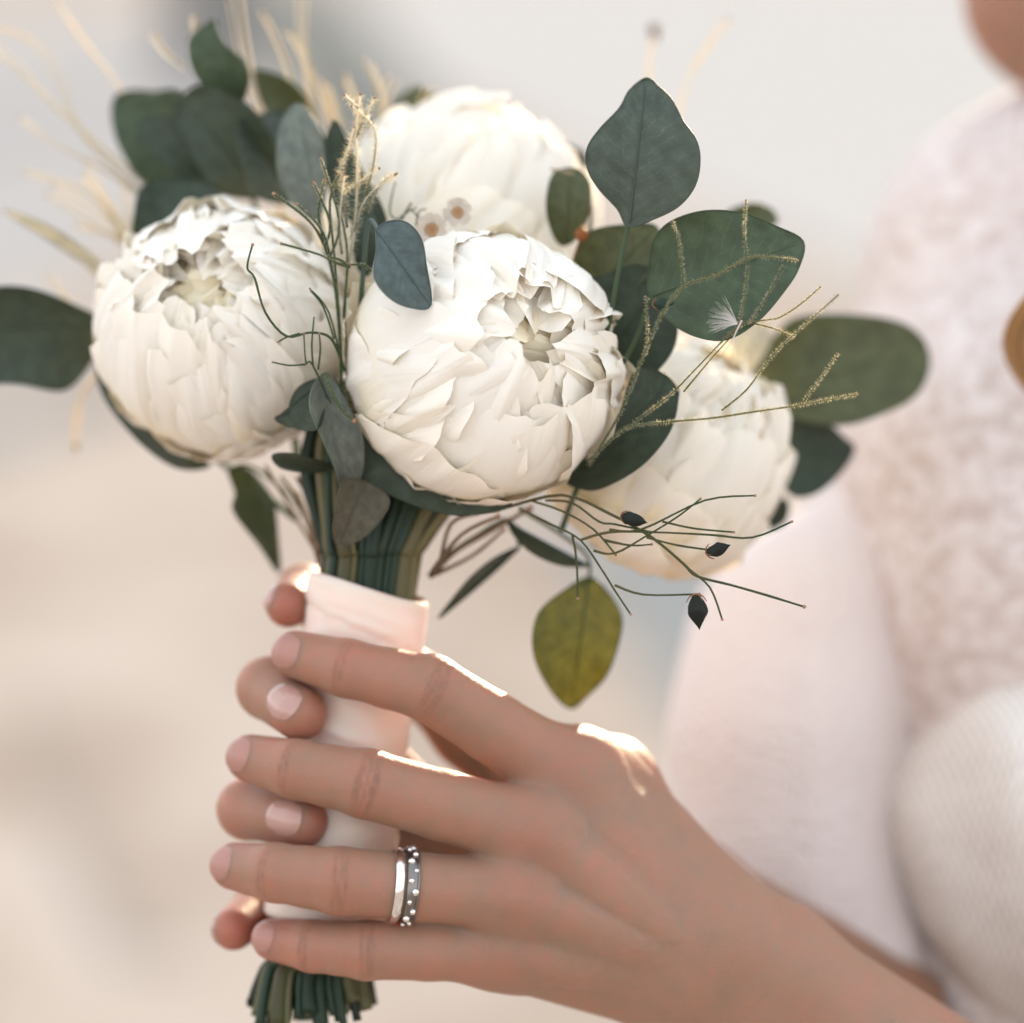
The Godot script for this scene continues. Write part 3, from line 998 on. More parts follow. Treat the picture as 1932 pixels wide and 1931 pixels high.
func ribbon_and_stems() -> void:
	rng.seed = 5
	var top := P(697, 1108, 0)
	var bot := P(614, 1742, 0)
	var t := thing("ribbon", "peach satin ribbon wound round the bouquet's stems under the fingers", "ribbon", bot)
	var ax := (top - bot).normalized()
	var a := Vector3(0, 0, 1).cross(ax).normalized() * -1.0
	var b := ax.cross(a)
	var h := (top - bot).length()
	var nu := 64; var nv := 90
	var pts := PackedVector3Array(); var cols := PackedColorArray(); var uvs := PackedVector2Array()
	for v in nv:
		var f := float(v) / (nv - 1)
		for u in nu:
			var w := TAU * u / nu
			var r := lerpf(18.6, 17.2, smoothstep(0.0, 0.6, f)) + 1.0 * smoothstep(0.75, 1.0, f)
			var turn := fposmod(f * 6.0 + w / TAU, 1.0)
			r += 1.0 * smoothstep(0.0, 0.06, turn) * (1.0 - turn * 0.8)
			r += 0.7 * noise.get_noise_3d(cos(w) * 30.0, sin(w) * 30.0, f * 200.0 + turn * 30.0) + 0.3 * noise.get_noise_3d(cos(w) * 20.0, sin(w) * 20.0, f * 900.0)
			if v == 0 or v == nv - 1: r -= 1.2
			var up := 2.2 * cos(w) * f - 0.6 * sin(w * 2.0)
			pts.append(bot + ax * (f * h - up) + (a * cos(w) + b * sin(w)) * r)
			cols.append(Color.WHITE); uvs.append(Vector2(float(u) / nu, f))
	part("winding", t, grid(pts, nu, nv, cols, uvs, true), M.satin)
	# stems through the binding
	var s := thing("stem_bundle", "bundle of cut green flower stems gathered through the peach ribbon", "stems", P(600, 1900, 0))
	for k in 56:
		var ang := rng.randf() * TAU
		var rr := sqrt(rng.randf()) * 14.5
		if k < 32:
			rr = rng.randf_range(11.0, 13.6)
			ang = TAU * k / 32.0
		var c := cos(ang) * rr; var z := sin(ang) * rr
		var hi := rng.randf_range(1.5, 2.2)
		var thick := rng.randf_range(0.9, 2.2)
		var k1 := rng.randf_range(0.6, 1.6)
		var col := Color(0.018 * k1, 0.032 * k1, 0.019 * k1)
		if rng.randf() < 0.38: col = Color(0.12 * k1, 0.10 * k1, 0.045 * k1)
		var endy := rng.randf_range(1880, 1935)
		var path := [P(755, 720, -6) + Vector3(c * hi * 0.9, 0, z * 0.8), P(735, 890, -3) + Vector3(c * hi, rng.randf_range(-2, 10), z * 0.9), P(705, 1030, 0) + Vector3(c * 1.15, 0, z * 1.15), top + Vector3(c, 0, z), bot + Vector3(c, 0, z), P(596, 1830, 0) + Vector3(c * 1.15 - z * 0.1, 0, z * 1.15), P(590, endy, 0) + Vector3(c * 1.38, 0, z * 1.3)]
		var sp := smooth_path(path, 4)
		part("stem", s, tube(sp, thick, thick * 1.1, 7, col, Color(col.r * 0.6, col.g * 0.75, col.b * 0.7), 0.3), M.stem)

func peonies() -> void:
	# the one in focus, facing the lens, opening towards the upper right
	var g := []
	var put := func(phi: float, th: float, w: float, k: float, extra := {}) -> void:
		var o := {"phi": phi * D2R, "th": th * D2R, "w": w, "k": k, "ruf": 0.05, "notch": 0.10, "skew": 0.02, "crump": 0.07}
		o.merge(extra, true)
		g.append(o)
	put.call(238, 12, 0.95, 1.012, {"notch": 0.06, "ruf": 0.05, "crump": 0.05})
	put.call(335, 48, 0.6, 0.99, {"notch": 0.1})
	put.call(282, 30, 0.72, 1.022, {"notch": 0.1, "ruf": 0.07})
	put.call(188, 24, 0.9, 1.02, {"notch": 0.08, "ruf": 0.05, "crump": 0.05})
	put.call(146, 40, 0.75, 1.01, {"notch": 0.16})
	put.call(110, 62, 0.5, 1.0, {"notch": 0.2, "ruf": 0.08})
	put.call(315, 42, 0.55, 0.97, {"notch": 0.15})
	put.call(355, 62, 0.6, 0.97, {"notch": 0.12, "ruf": 0.07})
	put.call(60, 66, 0.5, 0.98, {"notch": 0.25, "ruf": 0.1})
	put.call(210, 58, 0.7, 1.03, {"notch": 0.1, "ruf": 0.05})
	put.call(260, 66, 0.55, 1.03, {"notch": 0.14, "ruf": 0.07})
	put.call(165, 72, 0.6, 1.03, {"notch": 0.12})
	put.call(290, 84, 0.4, 1.05, {"notch": 0.1, "ruf": 0.08, "flare": 0.03})
	put.call(225, 96, 0.45, 1.03, {"notch": 0.2})
	put.call(185, 100, 0.5, 1.04, {"notch": 0.2})
	put.call(135, 98, 0.45, 1.02, {"notch": 0.2})
	peony("large white peony in sharp focus at the middle of the bouquet, its ruffled heart open", 914, 688, 22, 252, Vector3(0.33, 0.17, 0.93), 101, g, inner_layers().slice(1) + loose_petals(0.8).slice(2))
	g = []
	for k in 8: put.call(k * 45 + 10, 46 + (k % 3) * 8, 0.55, 0.98 + (k % 2) * 0.03, {"notch": 0.16, "ruf": 0.08})
	for k in 7: put.call(k * 51 + 30, 78 + (k % 3) * 8, 0.52, 1.02, {"notch": 0.15, "ruf": 0.08})
	for k in 6: put.call(k * 60 + 15, 104, 0.5, 1.03, {"notch": 0.2, "ruf": 0.06})
	peony("white peony left of the twigs, turned to the upper left, crumpled petals", 422, 626, -12, 233, Vector3(-0.15, 0.38, 0.88), 202, g, inner_layers(1.1) + loose_petals())
	g = []
	for k in 8: put.call(k * 45 + 5, 48 + (k % 3) * 6, 0.55, 0.98 + (k % 2) * 0.03, {"notch": 0.1, "ruf": 0.06, "crump": 0.05})
	for k in 8: put.call(k * 45 + 28, 80 + (k % 3) * 8, 0.55, 1.02, {"notch": 0.1, "ruf": 0.06, "crump": 0.05, "w": 0.7})
	for k in 6: put.call(k * 60 + 15, 108, 0.5, 1.04, {"notch": 0.15, "ruf": 0.06})
	peony("sunlit white peony at the back of the bouquet, glowing behind the middle one", 868, 455, -52, 256, Vector3(0.30, 0.88, 0.05), 303, g, inner_layers() + loose_petals(0.8), "thin_petal")
	g = []
	for k in 8: put.call(k * 45 + 12, 50 + (k % 3) * 7, 0.55, 0.98 + (k % 2) * 0.03, {"notch": 0.12, "ruf": 0.07, "crump": 0.05, "w": 0.65})
	for k in 8: put.call(k * 45 + 33, 82 + (k % 3) * 8, 0.55, 1.02, {"notch": 0.12, "ruf": 0.07, "crump": 0.05, "w": 0.7})
	for k in 6: put.call(k * 60 + 15, 108, 0.5, 1.04, {"notch": 0.15, "ruf": 0.06})
	peony("cream peony low on the right side of the bouquet, seen from below its cup", 1248, 868, -32, 226, Vector3(0.55, 0.72, 0.25), 404, g, inner_layers() + loose_petals(), "thin_petal")

func branches() -> void:
	rng.seed = 9
	var gs := Color(0.06, 0.09, 0.05)
	var gd := Color(0.03, 0.05, 0.03)
	# upper left, blurred
	var b := thing("eucalyptus_branch", "tall leafy branch at the upper left, its top leaf twisted", "branch", P(560, 860, -35), "leafy branches of the bouquet")
	stalk(b, [560, 860, -35, 520, 560, -45, 470, 350, -50, 410, 180, -52], 1.3, 0.7, gs, gs)
	leaf(b, [403, 37, 358, 70, 356, 110, 372, 150, 400, 180, 440, 208, 462, 185, 470, 140, 455, 110, 425, 85, 407, 60], Vector2(440, 205), Vector2(403, 40), -50, -44, 5, 3, 3, "green_leaf", "twisted top leaf", 12.0)
	leaf(b, [385, 160, 345, 180, 328, 222, 350, 265, 385, 335, 420, 368, 500, 370, 530, 300, 480, 210, 440, 185], Vector2(490, 365), Vector2(350, 195), -46, -48, 6, 4, 3, "deep_leaf")
	leaf(b, [448, 232, 490, 216, 545, 215, 575, 300, 560, 380, 480, 370, 455, 300], Vector2(520, 380), Vector2(500, 217), -42, -44, -5, 4, 2, "grey_leaf")
	leaf(b, [478, 140, 500, 135, 542, 150, 575, 180, 588, 228, 540, 222, 502, 212], Vector2(585, 225), Vector2(480, 138), -58, -60, 4, 3, 2, "olive_leaf")
	b = thing("eucalyptus_branch", "spread of dark broad leaves at the left above the left peony", "branch", P(470, 860, -45), "leafy branches of the bouquet")
	stalk(b, [470, 860, -45, 420, 540, -60, 360, 360, -60, 280, 250, -62], 1.3, 0.7, gs, gs)
	leaf(b, [214, 186, 245, 171, 290, 173, 337, 174, 385, 230, 395, 330, 345, 352, 275, 346, 232, 292, 212, 235], Vector2(385, 350), Vector2(240, 180), -66, -72, 6, 4, 2, "green_leaf", "square-ended outermost leaf")
	leaf(b, [256, 243, 300, 218, 370, 240, 425, 320, 395, 368, 320, 320], Vector2(415, 365), Vector2(260, 240), -56, -56, -5, 4, 3, "deep_leaf")
	leaf(b, [268, 352, 325, 335, 385, 345, 420, 380, 400, 440, 345, 500, 258, 545, 248, 470, 253, 400], Vector2(270, 545), Vector2(360, 340), -36, -46, 5, 5, 4, "deep_leaf")
	b = thing("eucalyptus_branch", "silvery narrow leaf edge-on at the far left", "branch", P(470, 860, -45), "leafy branches of the bouquet")
	stalk(b, [470, 860, -45, 350, 640, -50, 262, 520, -52, 240, 490, -52], 1.2, 0.8, gs, gd)
	leaf(b, [5, 397, 60, 412, 125, 445, 200, 500, 245, 535, 232, 562, 205, 560, 160, 498, 70, 440], Vector2(240, 550), Vector2(8, 400), -50, -50, 9, 3, 2, "pale_leaf")
	b = thing("eucalyptus_branch", "two dark leaves framing the left peony from below", "branch", P(560, 980, -40), "leafy branches of the bouquet")
	stalk(b, [560, 980, -40, 400, 860, -60, 230, 730, -58, 190, 640, -50], 1.2, 0.8, gs, gd)
	leaf(b, [-60, 560, 0, 541, 70, 548, 150, 580, 191, 606, 182, 660, 160, 700, 118, 737, 40, 725, -60, 705], Vector2(190, 615), Vector2(-60, 620), -46, -40, 5, 4, 3, "deep_leaf", "broad leaf cut by the photo's left edge")
	leaf(b, [180, 692, 198, 755, 262, 835, 335, 884, 397, 876, 330, 815, 270, 770, 215, 690, 200, 672], Vector2(190, 680), Vector2(395, 877), -48, -44, 8, 4, 2, "deep_leaf", "curved leaf", -8.0)
	b = thing("eucalyptus_branch", "single leaf hanging free below the left peony", "branch", P(600, 1010, -30), "leafy branches of the bouquet")
	stalk(b, [600, 1010, -30, 540, 930, -38, 470, 880, -42, 432, 885, -42], 0.8, 0.5, gs, gs)
	leaf(b, [430, 886, 468, 886, 500, 920, 517, 950, 524, 1015, 526, 1082, 488, 1030, 440, 966, 443, 930], Vector2(435, 886), Vector2(526, 1080), -42, -44, 8, 4, 2, "green_leaf", "", -8.0)
	# the middle
	b = thing("eucalyptus_branch", "grey-green leaves hanging between the left and middle peonies", "branch", P(660, 1060, 5), "leafy branches of the bouquet")
	stalk(b, [660, 1060, 5, 655, 900, 14, 630, 760, 26, 612, 705, 28], 1.0, 0.5, gs, gs)
	leaf(b, [611, 704, 588, 735, 585, 775, 604, 820, 632, 885, 645, 925, 668, 936, 685, 880, 682, 820, 660, 775, 632, 722], Vector2(612, 706), Vector2(660, 933), 30, 20, 7, 5, 4, "silver_leaf", "long grey leaf with a split tip", 6.0)
	leaf(b, [606, 716, 565, 730, 547, 760, 544, 778, 518, 790, 545, 806, 600, 810, 612, 760], Vector2(606, 720), Vector2(520, 790), 24, 22, -8, 4, 2, "deep_leaf")
	leaf(b, [513, 860, 545, 856, 590, 866, 632, 885, 590, 893, 530, 884], Vector2(632, 884), Vector2(514, 862), 12, 16, 8, 3, 2, "deep_leaf")
	leaf(b, [650, 905, 633, 960, 628, 1005, 640, 1030, 690, 1012, 735, 950, 700, 915], Vector2(690, 905), Vector2(640, 1030), 25, 24, 5, 4, 2, "brown_leaf")
	leaf(b, [672, 770, 690, 820, 735, 885, 800, 925, 890, 935, 965, 950, 930, 967, 850, 972, 760, 945, 690, 905, 660, 850], Vector2(665, 800), Vector2(960, 953), 20, 26, -6, 3, 2, "deep_leaf", "", -20.0)
	b = thing("eucalyptus_branch", "blue-grey leaf lying over the middle peony, with dark leaves behind", "branch", P(690, 860, 10), "leafy branches of the bouquet")
	stalk(b, [690, 860, 10, 680, 620, 22, 688, 480, 30, 697, 416, 40, 713, 434, 52], 0.9, 0.6, gs, Color(0.1, 0.13, 0.12))
	leaf(b, [711, 432, 738, 417, 770, 422, 795, 452, 804, 500, 813, 576, 775, 581, 735, 563, 706, 524, 710, 470], Vector2(711, 432), Vector2(812, 577), 54, 60, 5, 3, 3, "blue_leaf", "blue-grey leaf")
	leaf(b, [632, 226, 612, 275, 616, 345, 645, 400, 700, 450, 728, 425, 718, 385, 690, 335, 655, 265], Vector2(722, 445), Vector2(632, 228), 2, -10, 6, 3, 2, "deep_leaf")
	leaf(b, [690, 400, 665, 430, 672, 500, 695, 520, 712, 470, 712, 420], Vector2(700, 515), Vector2(690, 402), 8, 8, 5, 3, 2, "deep_leaf")
	b = thing("eucalyptus_branch", "pointed grey-green leaf standing in front of the upper left leaves", "branch", P(600, 820, -5), "leafy branches of the bouquet")
	stalk(b, [620, 820, -5, 625, 600, -5, 605, 410, -6], 1.0, 0.5, gs, gs)
	leaf(b, [560, 195, 530, 232, 521, 300, 532, 350, 560, 392, 602, 415, 613, 350, 608, 270, 588, 220], Vector2(603, 415), Vector2(560, 196), -6, -10, 5, 4, 3, "silver_leaf")
	leaf(b, [590, 235, 612, 262, 616, 320, 605, 360, 588, 300], Vector2(610, 360), Vector2(592, 237), -18, -22, 4, 3, 2, "deep_leaf")
	# upper right
	b = thing("eucalyptus_branch", "tall branch at the upper right with one large pointed round leaf", "branch", P(1080, 900, 10), "leafy branches of the bouquet")
	stalk(b, [1080, 900, 10, 1140, 650, 30, 1170, 500, 36, 1188, 420, 38], 1.0, 0.6, gs, gs)
	leaf(b, [1220, 147, 1188, 170, 1168, 205, 1132, 243, 1108, 280, 1109, 320, 1130, 357, 1165, 395, 1185, 428, 1228, 416, 1280, 390, 1312, 350, 1321, 302, 1313, 262, 1290, 230, 1268, 188, 1243, 163], Vector2(1187, 426), Vector2(1220, 148), 40, 32, 5, 5, 4, "grey_leaf", "large pointed leaf against the sky")
	leaf(b, [1110, 540, 1140, 520, 1200, 500, 1240, 520, 1275, 600, 1270, 660, 1225, 710, 1170, 700, 1130, 640], Vector2(1120, 700), Vector2(1250, 530), 4, 8, 5, 4, 2, "deep_leaf")
	b = thing("eucalyptus_branch", "small oval leaf before the glowing back peony", "branch", P(1060, 800, -20), "leafy branches of the bouquet")
	stalk(b, [1060, 800, -20, 1090, 560, -14, 1115, 420, -8, 1100, 340, -6, 1040, 320, -10], 0.7, 0.5, gs, Color(0.4, 0.3, 0.2))
	leaf(b, [1040, 335, 1065, 318, 1095, 322, 1113, 350, 1111, 400, 1092, 445, 1062, 464, 1042, 440, 1031, 390], Vector2(1068, 462), Vector2(1075, 320), -8, -8, 4, 3, 3, "olive_leaf")
	leaf(b, [945, 266, 985, 262, 1040, 265, 1100, 286, 1106, 322, 1060, 316, 990, 300], Vector2(1104, 310), Vector2(948, 267), -66, -70, 4, 3, 3, "olive_leaf", "olive leaf behind the peony")
	b = thing("eucalyptus_branch", "olive leaf peeping over the top of the back peony", "branch", P(820, 700, -60), "leafy branches of the bouquet")
	stalk(b, [820, 700, -60, 830, 450, -80, 820, 240, -84], 0.9, 0.6, gs, gs)
	leaf(b, [745, 195, 768, 172, 797, 162, 830, 190, 848, 240, 800, 262, 750, 240], Vector2(815, 260), Vector2(775, 168), -84, -88, 5, 3, 2, "olive_leaf")
	# right
	b = thing("eucalyptus_branch", "broad veined leaf with a sharp tip at the right, in focus", "branch", P(1090, 900, 10), "leafy branches of the bouquet")
	stalk(b, [1090, 900, 10, 1150, 740, 20, 1200, 640, 28, 1226, 565, 32], 1.0, 0.6, gs, gs)
	leaf(b, [1224, 505, 1236, 450, 1268, 417, 1330, 398, 1400, 402, 1462, 426, 1516, 455, 1508, 505, 1480, 550, 1432, 605, 1372, 641, 1312, 635, 1262, 606, 1226, 562], Vector2(1228, 560), Vector2(1514, 457), 34, 40, 6, 4, 4, "green_leaf", "broad leaf in sharp focus")
	leaf(b, [1090, 470, 1112, 438, 1170, 425, 1240, 428, 1235, 500, 1180, 560, 1110, 585, 1085, 530], Vector2(1090, 580), Vector2(1235, 432), -4, 2, 5, 4, 2, "olive_leaf")
	b = thing("eucalyptus_branch", "large dark leaf between the middle peony and the right one", "branch", P(1060, 1000, 0), "leafy branches of the bouquet")
	stalk(b, [1060, 1000, 0, 1100, 900, 12, 1200, 740, 16], 1.0, 0.5, gs, gd)
	leaf(b, [1205, 696, 1248, 702, 1276, 728, 1280, 752, 1264, 815, 1210, 880, 1135, 922, 1092, 922, 1070, 905, 1120, 860, 1165, 790, 1185, 730], Vector2(1080, 912), Vector2(1265, 712), 14, 20, 6, 4, 4, "deep_leaf", "", 10.0)
	b = thing("eucalyptus_branch", "blurred olive leaf reaching furthest to the right", "branch", P(1200, 950, -50), "leafy branches of the bouquet")
	stalk(b, [1200, 950, -50, 1330, 800, -62, 1430, 725, -68], 1.0, 0.6, gs, gs)
	leaf(b, [1420, 728, 1432, 680, 1462, 635, 1505, 600, 1600, 594, 1690, 606, 1735, 632, 1753, 668, 1750, 710, 1725, 750, 1670, 780, 1590, 803, 1500, 790, 1440, 760], Vector2(1425, 740), Vector2(1745, 660), -66, -74, 6, 4, 4, "olive_leaf")
	leaf(b, [1385, 655, 1405, 618, 1440, 610, 1455, 640, 1430, 690, 1400, 705], Vector2(1395, 700), Vector2(1440, 612), -58, -62, 4, 3, 2, "pale_leaf", "pale grey leaf")
	b = thing("eucalyptus_branch", "dark pointed leaf right of the right peony, under the olive leaf", "branch", P(1200, 980, -50), "leafy branches of the bouquet")
	stalk(b, [1200, 980, -50, 1350, 900, -62, 1462, 840, -66], 1.0, 0.6, gs, gd)
	leaf(b, [1453, 805, 1500, 790, 1558, 798, 1592, 825, 1613, 850, 1582, 898, 1535, 934, 1490, 932, 1466, 875], Vector2(1456, 850), Vector2(1612, 850), -64, -70, 5, 4, 3, "deep_leaf")
	leaf(b, [1478, 940, 1490, 962, 1478, 990, 1445, 1002, 1440, 980, 1455, 955], Vector2(1475, 942), Vector2(1448, 1000), -64, -66, 4, 2, 1, "deep_leaf")
	leaf(b, [1372, 402, 1400, 388, 1430, 384, 1458, 396, 1467, 420, 1430, 432, 1390, 428], Vector2(1375, 425), Vector2(1465, 405), -50, -54, 4, 3, 2, "olive_leaf")
	# hanging
	b = thing("eucalyptus_branch", "golden-green leaf hanging below the right peony, lit from behind", "branch", P(980, 960, -10), "leafy branches of the bouquet")
	stalk(b, [980, 960, -10, 1060, 1010, -14, 1108, 1050, -16, 1112, 1095, -18], 0.7, 0.5, gs, Color(0.05, 0.06, 0.03))
	leaf(b, [1112, 1090, 1150, 1122, 1173, 1165, 1168, 1212, 1145, 1275, 1105, 1318, 1078, 1338, 1045, 1312, 1013, 1255, 1005, 1205, 1018, 1155, 1060, 1118], Vector2(1112, 1092), Vector2(1078, 1337), -18, -24, 6, 5, 4, "golden_leaf")
	leaf(b, [958, 985, 985, 1000, 1030, 1035, 1075, 1055, 1115, 1068, 1060, 1068, 1005, 1045, 970, 1012], Vector2(960, 988), Vector2(1113, 1068), -8, -12, 5, 3, 2, "deep_leaf")
	b = thing("eucalyptus_branch", "thin dark leaf slanting down right of the ribbon's top", "branch", P(900, 980, 0), "leafy branches of the bouquet")
	stalk(b, [840, 1050, -6, 900, 1010, -10, 960, 980, -14, 980, 1032, -14], 0.6, 0.5, gs, gd)
	leaf(b, [980, 1032, 960, 1055, 920, 1092, 870, 1135, 827, 1168, 850, 1135, 890, 1088, 935, 1052], Vector2(978, 1034), Vector2(828, 1166), -12, -12, 6, 2, 2, "deep_leaf")

func twig(called: String, label: String, cat: String, lines: Array, r: float, c0: Color, c1: Color, fuzz: float, m: String, group := "") -> Node3D:
	if m == "dry":
		# each dry stalk has a finer companion
		for l in lines.duplicate():
			var q := []
			var ox := rng.randf_range(-26, 26); var oy := rng.randf_range(-20, 20)
			for k in l.size() / 3:
				var g: float = float(k) / (l.size() / 3.0)
				q.append_array([l[k * 3] + ox * g + rng.randf_range(-5, 5), l[k * 3 + 1] + oy * g, l[k * 3 + 2] - 5.0 * g])
			if called == "dry_grass": lines.append(q)
	var f: Array = lines[0]
	var t := thing(called, label, cat, P(f[0], f[1], f[2]), group)
	var hb := buf()
	for i in lines.size():
		var p := px_path(lines[i], 4)
		var rr := r if i == 0 else r * 0.75
		part("stalk" if i == 0 else "sprig", t, tube(p, rr, rr * 0.7, 6, c0, c1, 0.25), M[m])
		if fuzz > 0.0:
			join(hb, hairs(p, rr, fuzz * 1.2, 16.0, Color(1.0, 0.95, 0.78)))
		# knob at the end
		part("bud", t, ball(p[p.size() - 1], rr * 1.15, Color(0.35, 0.2, 0.13)), M[m])
	if fuzz > 0.0:
		part("fuzz", t, hb, M.fuzz, true)
	return t

func twigs() -> void:
	rng.seed = 21
	var g := Color(0.075, 0.10, 0.045)
	var gd := Color(0.04, 0.065, 0.03)
	var go := Color(0.35, 0.30, 0.15)
	var grp := "fuzzy twigs of the bouquet"
	twig("twig", "upright fuzzy twig between the left and middle peonies, its top glowing", "twig", [
		[660, 830, 20, 655, 700, 26, 650, 560, 30, 668, 440, 34, 674, 330, 36, 672, 250, 36, 680, 178, 36],
		[672, 260, 36, 690, 215, 37, 707, 185, 38], [690, 400, 36, 720, 345, 38, 748, 328, 39],
		[668, 440, 34, 690, 375, 37, 745, 330, 39], [655, 430, 34, 650, 370, 36, 690, 335, 38, 715, 318, 38],
		[655, 400, 34, 640, 330, 35, 655, 285, 36, 668, 240, 36], [690, 370, 37, 706, 300, 38, 705, 240, 38, 663, 200, 38], [675, 205, 36, 650, 180, 36],
		[645, 480, 34, 640, 420, 36, 650, 330, 36]], 0.48, g, Color(0.98, 0.92, 0.72), 1.7, "dry", grp)
	twig("twig", "dark green twig fanning over the left peony's upper right", "twig", [
		[645, 760, 24, 640, 620, 32, 628, 520, 34, 605, 450, 36, 575, 410, 38, 516, 366, 40],
		[610, 455, 36, 600, 400, 36, 612, 340, 36], [612, 470, 36, 622, 420, 36, 592, 345, 38], [620, 490, 36, 640, 420, 36, 605, 300, 38],
		[628, 520, 34, 610, 440, 37, 560, 385, 38], [640, 600, 32, 630, 480, 34, 622, 380, 36, 640, 330, 36], [648, 600, 32, 655, 480, 33, 640, 390, 34]], 0.5, gd, g, 0.5, "twig", grp)
	twig("twig", "thin bare twig curving in front of the left peony", "twig", [
		[650, 700, 30, 625, 640, 38, 585, 628, 42, 540, 635, 44, 500, 590, 46, 480, 525, 46, 466, 505, 46, 476, 462, 46],
		[565, 630, 43, 540, 637, 44, 524, 646, 44], [640, 800, 26, 590, 690, 40, 577, 685, 42, 573, 630, 43], [590, 690, 40, 588, 650, 42, 592, 600, 43], [600, 698, 40, 604, 660, 41, 602, 630, 42],
		[577, 688, 42, 545, 690, 43, 514, 684, 44], [645, 690, 30, 620, 590, 38, 584, 545, 40], [630, 640, 34, 610, 580, 38, 586, 550, 40]], 0.42, gd, Color(0.06, 0.08, 0.04), 0.0, "twig", grp)
	twig("twig", "short twig drooping beside the long grey leaf", "twig", [[612, 705, 36, 625, 740, 38, 645, 775, 38, 668, 795, 38], [660, 505, 40, 630, 495, 42, 600, 480, 42, 530, 460, 42], [660, 505, 40, 640, 490, 42, 615, 485, 42], [700, 512, 40, 685, 500, 41, 660, 500, 40]], 0.6, g, g, 0.4, "twig", grp)
	twig("twig", "tiny green sprigs beside the two dried flowers", "twig", [[730, 470, 10, 760, 410, 12, 775, 385, 12], [755, 420, 12, 735, 400, 13, 745, 345, 12], [785, 430, 14, 790, 400, 14, 802, 395, 14], [790, 410, 14, 775, 395, 14], [748, 415, 12, 770, 400, 12, 785, 392, 12]], 0.4, gd, g, 0.0, "twig", grp)
	twig("twig", "fuzzy forked twig crossing the broad leaf at the right", "twig", [
		[1110, 880, 30, 1170, 780, 40, 1215, 670, 48, 1252, 590, 54, 1290, 540, 56, 1350, 520, 58, 1410, 488, 58, 1450, 485, 58, 1505, 492, 58],
		[1290, 540, 56, 1287, 490, 57, 1280, 450, 58, 1270, 418, 58], [1410, 488, 58, 1405, 440, 58, 1408, 378, 58], [1410, 488, 58, 1408, 540, 57, 1395, 610, 56], [1480, 500, 57, 1450, 555, 56, 1415, 610, 56],
		[1220, 670, 46, 1222, 620, 46, 1218, 560, 46]], 0.36, g, Color(0.16, 0.16, 0.07), 0.8, "twig", grp)
	twig("twig", "fuzzy sunlit twig forking at the far right", "twig", [
		[1110, 870, 34, 1180, 810, 44, 1260, 797, 52, 1340, 790, 56, 1420, 778, 58, 1490, 768, 58, 1560, 755, 58, 1618, 745, 58],
		[1362, 775, 56, 1410, 735, 58, 1450, 680, 58, 1500, 630, 58, 1545, 590, 58, 1582, 557, 58], [1515, 760, 58, 1545, 720, 58, 1582, 668, 58],
		[1180, 810, 44, 1260, 750, 50, 1310, 700, 52, 1390, 620, 54, 1440, 605, 54, 1470, 600, 54, 1510, 575, 54, 1548, 542, 54], [1420, 610, 54, 1460, 620, 54, 1500, 637, 54], [1290, 740, 50, 1340, 680, 52, 1390, 625, 54]], 0.34, g, Color(0.2, 0.19, 0.08), 0.85, "twig", grp)
	twig("twig", "spreading dark twig over the right peony's lower side, with dark pods", "twig", [
		[950, 960, 20, 1060, 935, 34, 1150, 970, 42, 1230, 1015, 46, 1290, 1065, 48, 1315, 1088, 48, 1380, 1105, 48, 1450, 1125, 48, 1518, 1146, 48],
		[980, 960, 24, 1040, 990, 36, 1095, 1020, 42, 1135, 1075, 44, 1160, 1115, 44, 1190, 1160, 44], [1160, 1105, 44, 1215, 1123, 45, 1320, 1122, 46], [1300, 1075, 48, 1340, 1110, 48, 1363, 1170, 48],
		[1095, 1020, 42, 1150, 1005, 44, 1230, 1005, 46, 1340, 1010, 48, 1420, 1015, 48, 1495, 985, 48], [1150, 1000, 44, 1210, 1000, 46, 1330, 945, 48, 1425, 936, 48],
		[1120, 1040, 42, 1160, 1045, 44, 1220, 1012, 46, 1280, 975, 48, 1322, 942, 48], [1250, 985, 46, 1310, 998, 47, 1385, 1005, 47], [1220, 1015, 46, 1280, 1030, 47, 1350, 1040, 48],
		[1000, 945, 26, 1060, 965, 36, 1120, 1000, 42, 1162, 1048, 43], [1030, 945, 28, 1080, 950, 36, 1130, 985, 42, 1160, 990, 43, 1230, 1005, 44], [1140, 1020, 42, 1190, 1030, 44, 1230, 1028, 44],
		[1080, 1010, 40, 1088, 1060, 38, 1090, 1130, 36]], 0.5, Color(0.09, 0.08, 0.035), gd, 0.0, "twig", grp)
	# dry blurred grasses behind
	var dg := Color(0.65, 0.53, 0.30)
	var dg2 := Color(0.88, 0.75, 0.48)
	var gg := "dry grasses at the back of the bouquet"
	twig("dry_grass", "long dry stalks arching to the photo's upper left corner", "grass", [
		[420, 560, -60, 300, 380, -66, 190, 280, -69, 100, 200, -71, 40, 140, -71, -20, 90, -72], [300, 390, -66, 210, 310, -69, 150, 240, -71, 110, 130, -71, 60, 75, -72, -10, 50, -72], [310, 400, -66, 200, 320, -69, 100, 270, -71, 40, 220, -71]], 0.4, Color(0.2, 0.18, 0.12), dg2, 0.0, "dry", gg)
	twig("dry_grass", "fine dry sprigs fanning left of the dark broad leaves", "grass", [
		[300, 560, -60, 255, 470, -65, 190, 400, -67, 100, 350, -68], [255, 470, -65, 200, 390, -67, 150, 330, -68], [250, 470, -65, 235, 400, -67, 230, 350, -67], [245, 470, -65, 170, 420, -67, 90, 370, -68], [240, 450, -66, 160, 360, -67, 40, 320, -69], [250, 460, -65, 210, 440, -66, 150, 425, -67], [255, 480, -65, 225, 420, -66, 160, 320, -67], [150, 590, -65, 120, 560, -66, 85, 520, -67]], 0.45, Color(0.35, 0.30, 0.16), dg2, 0.0, "dry", gg)
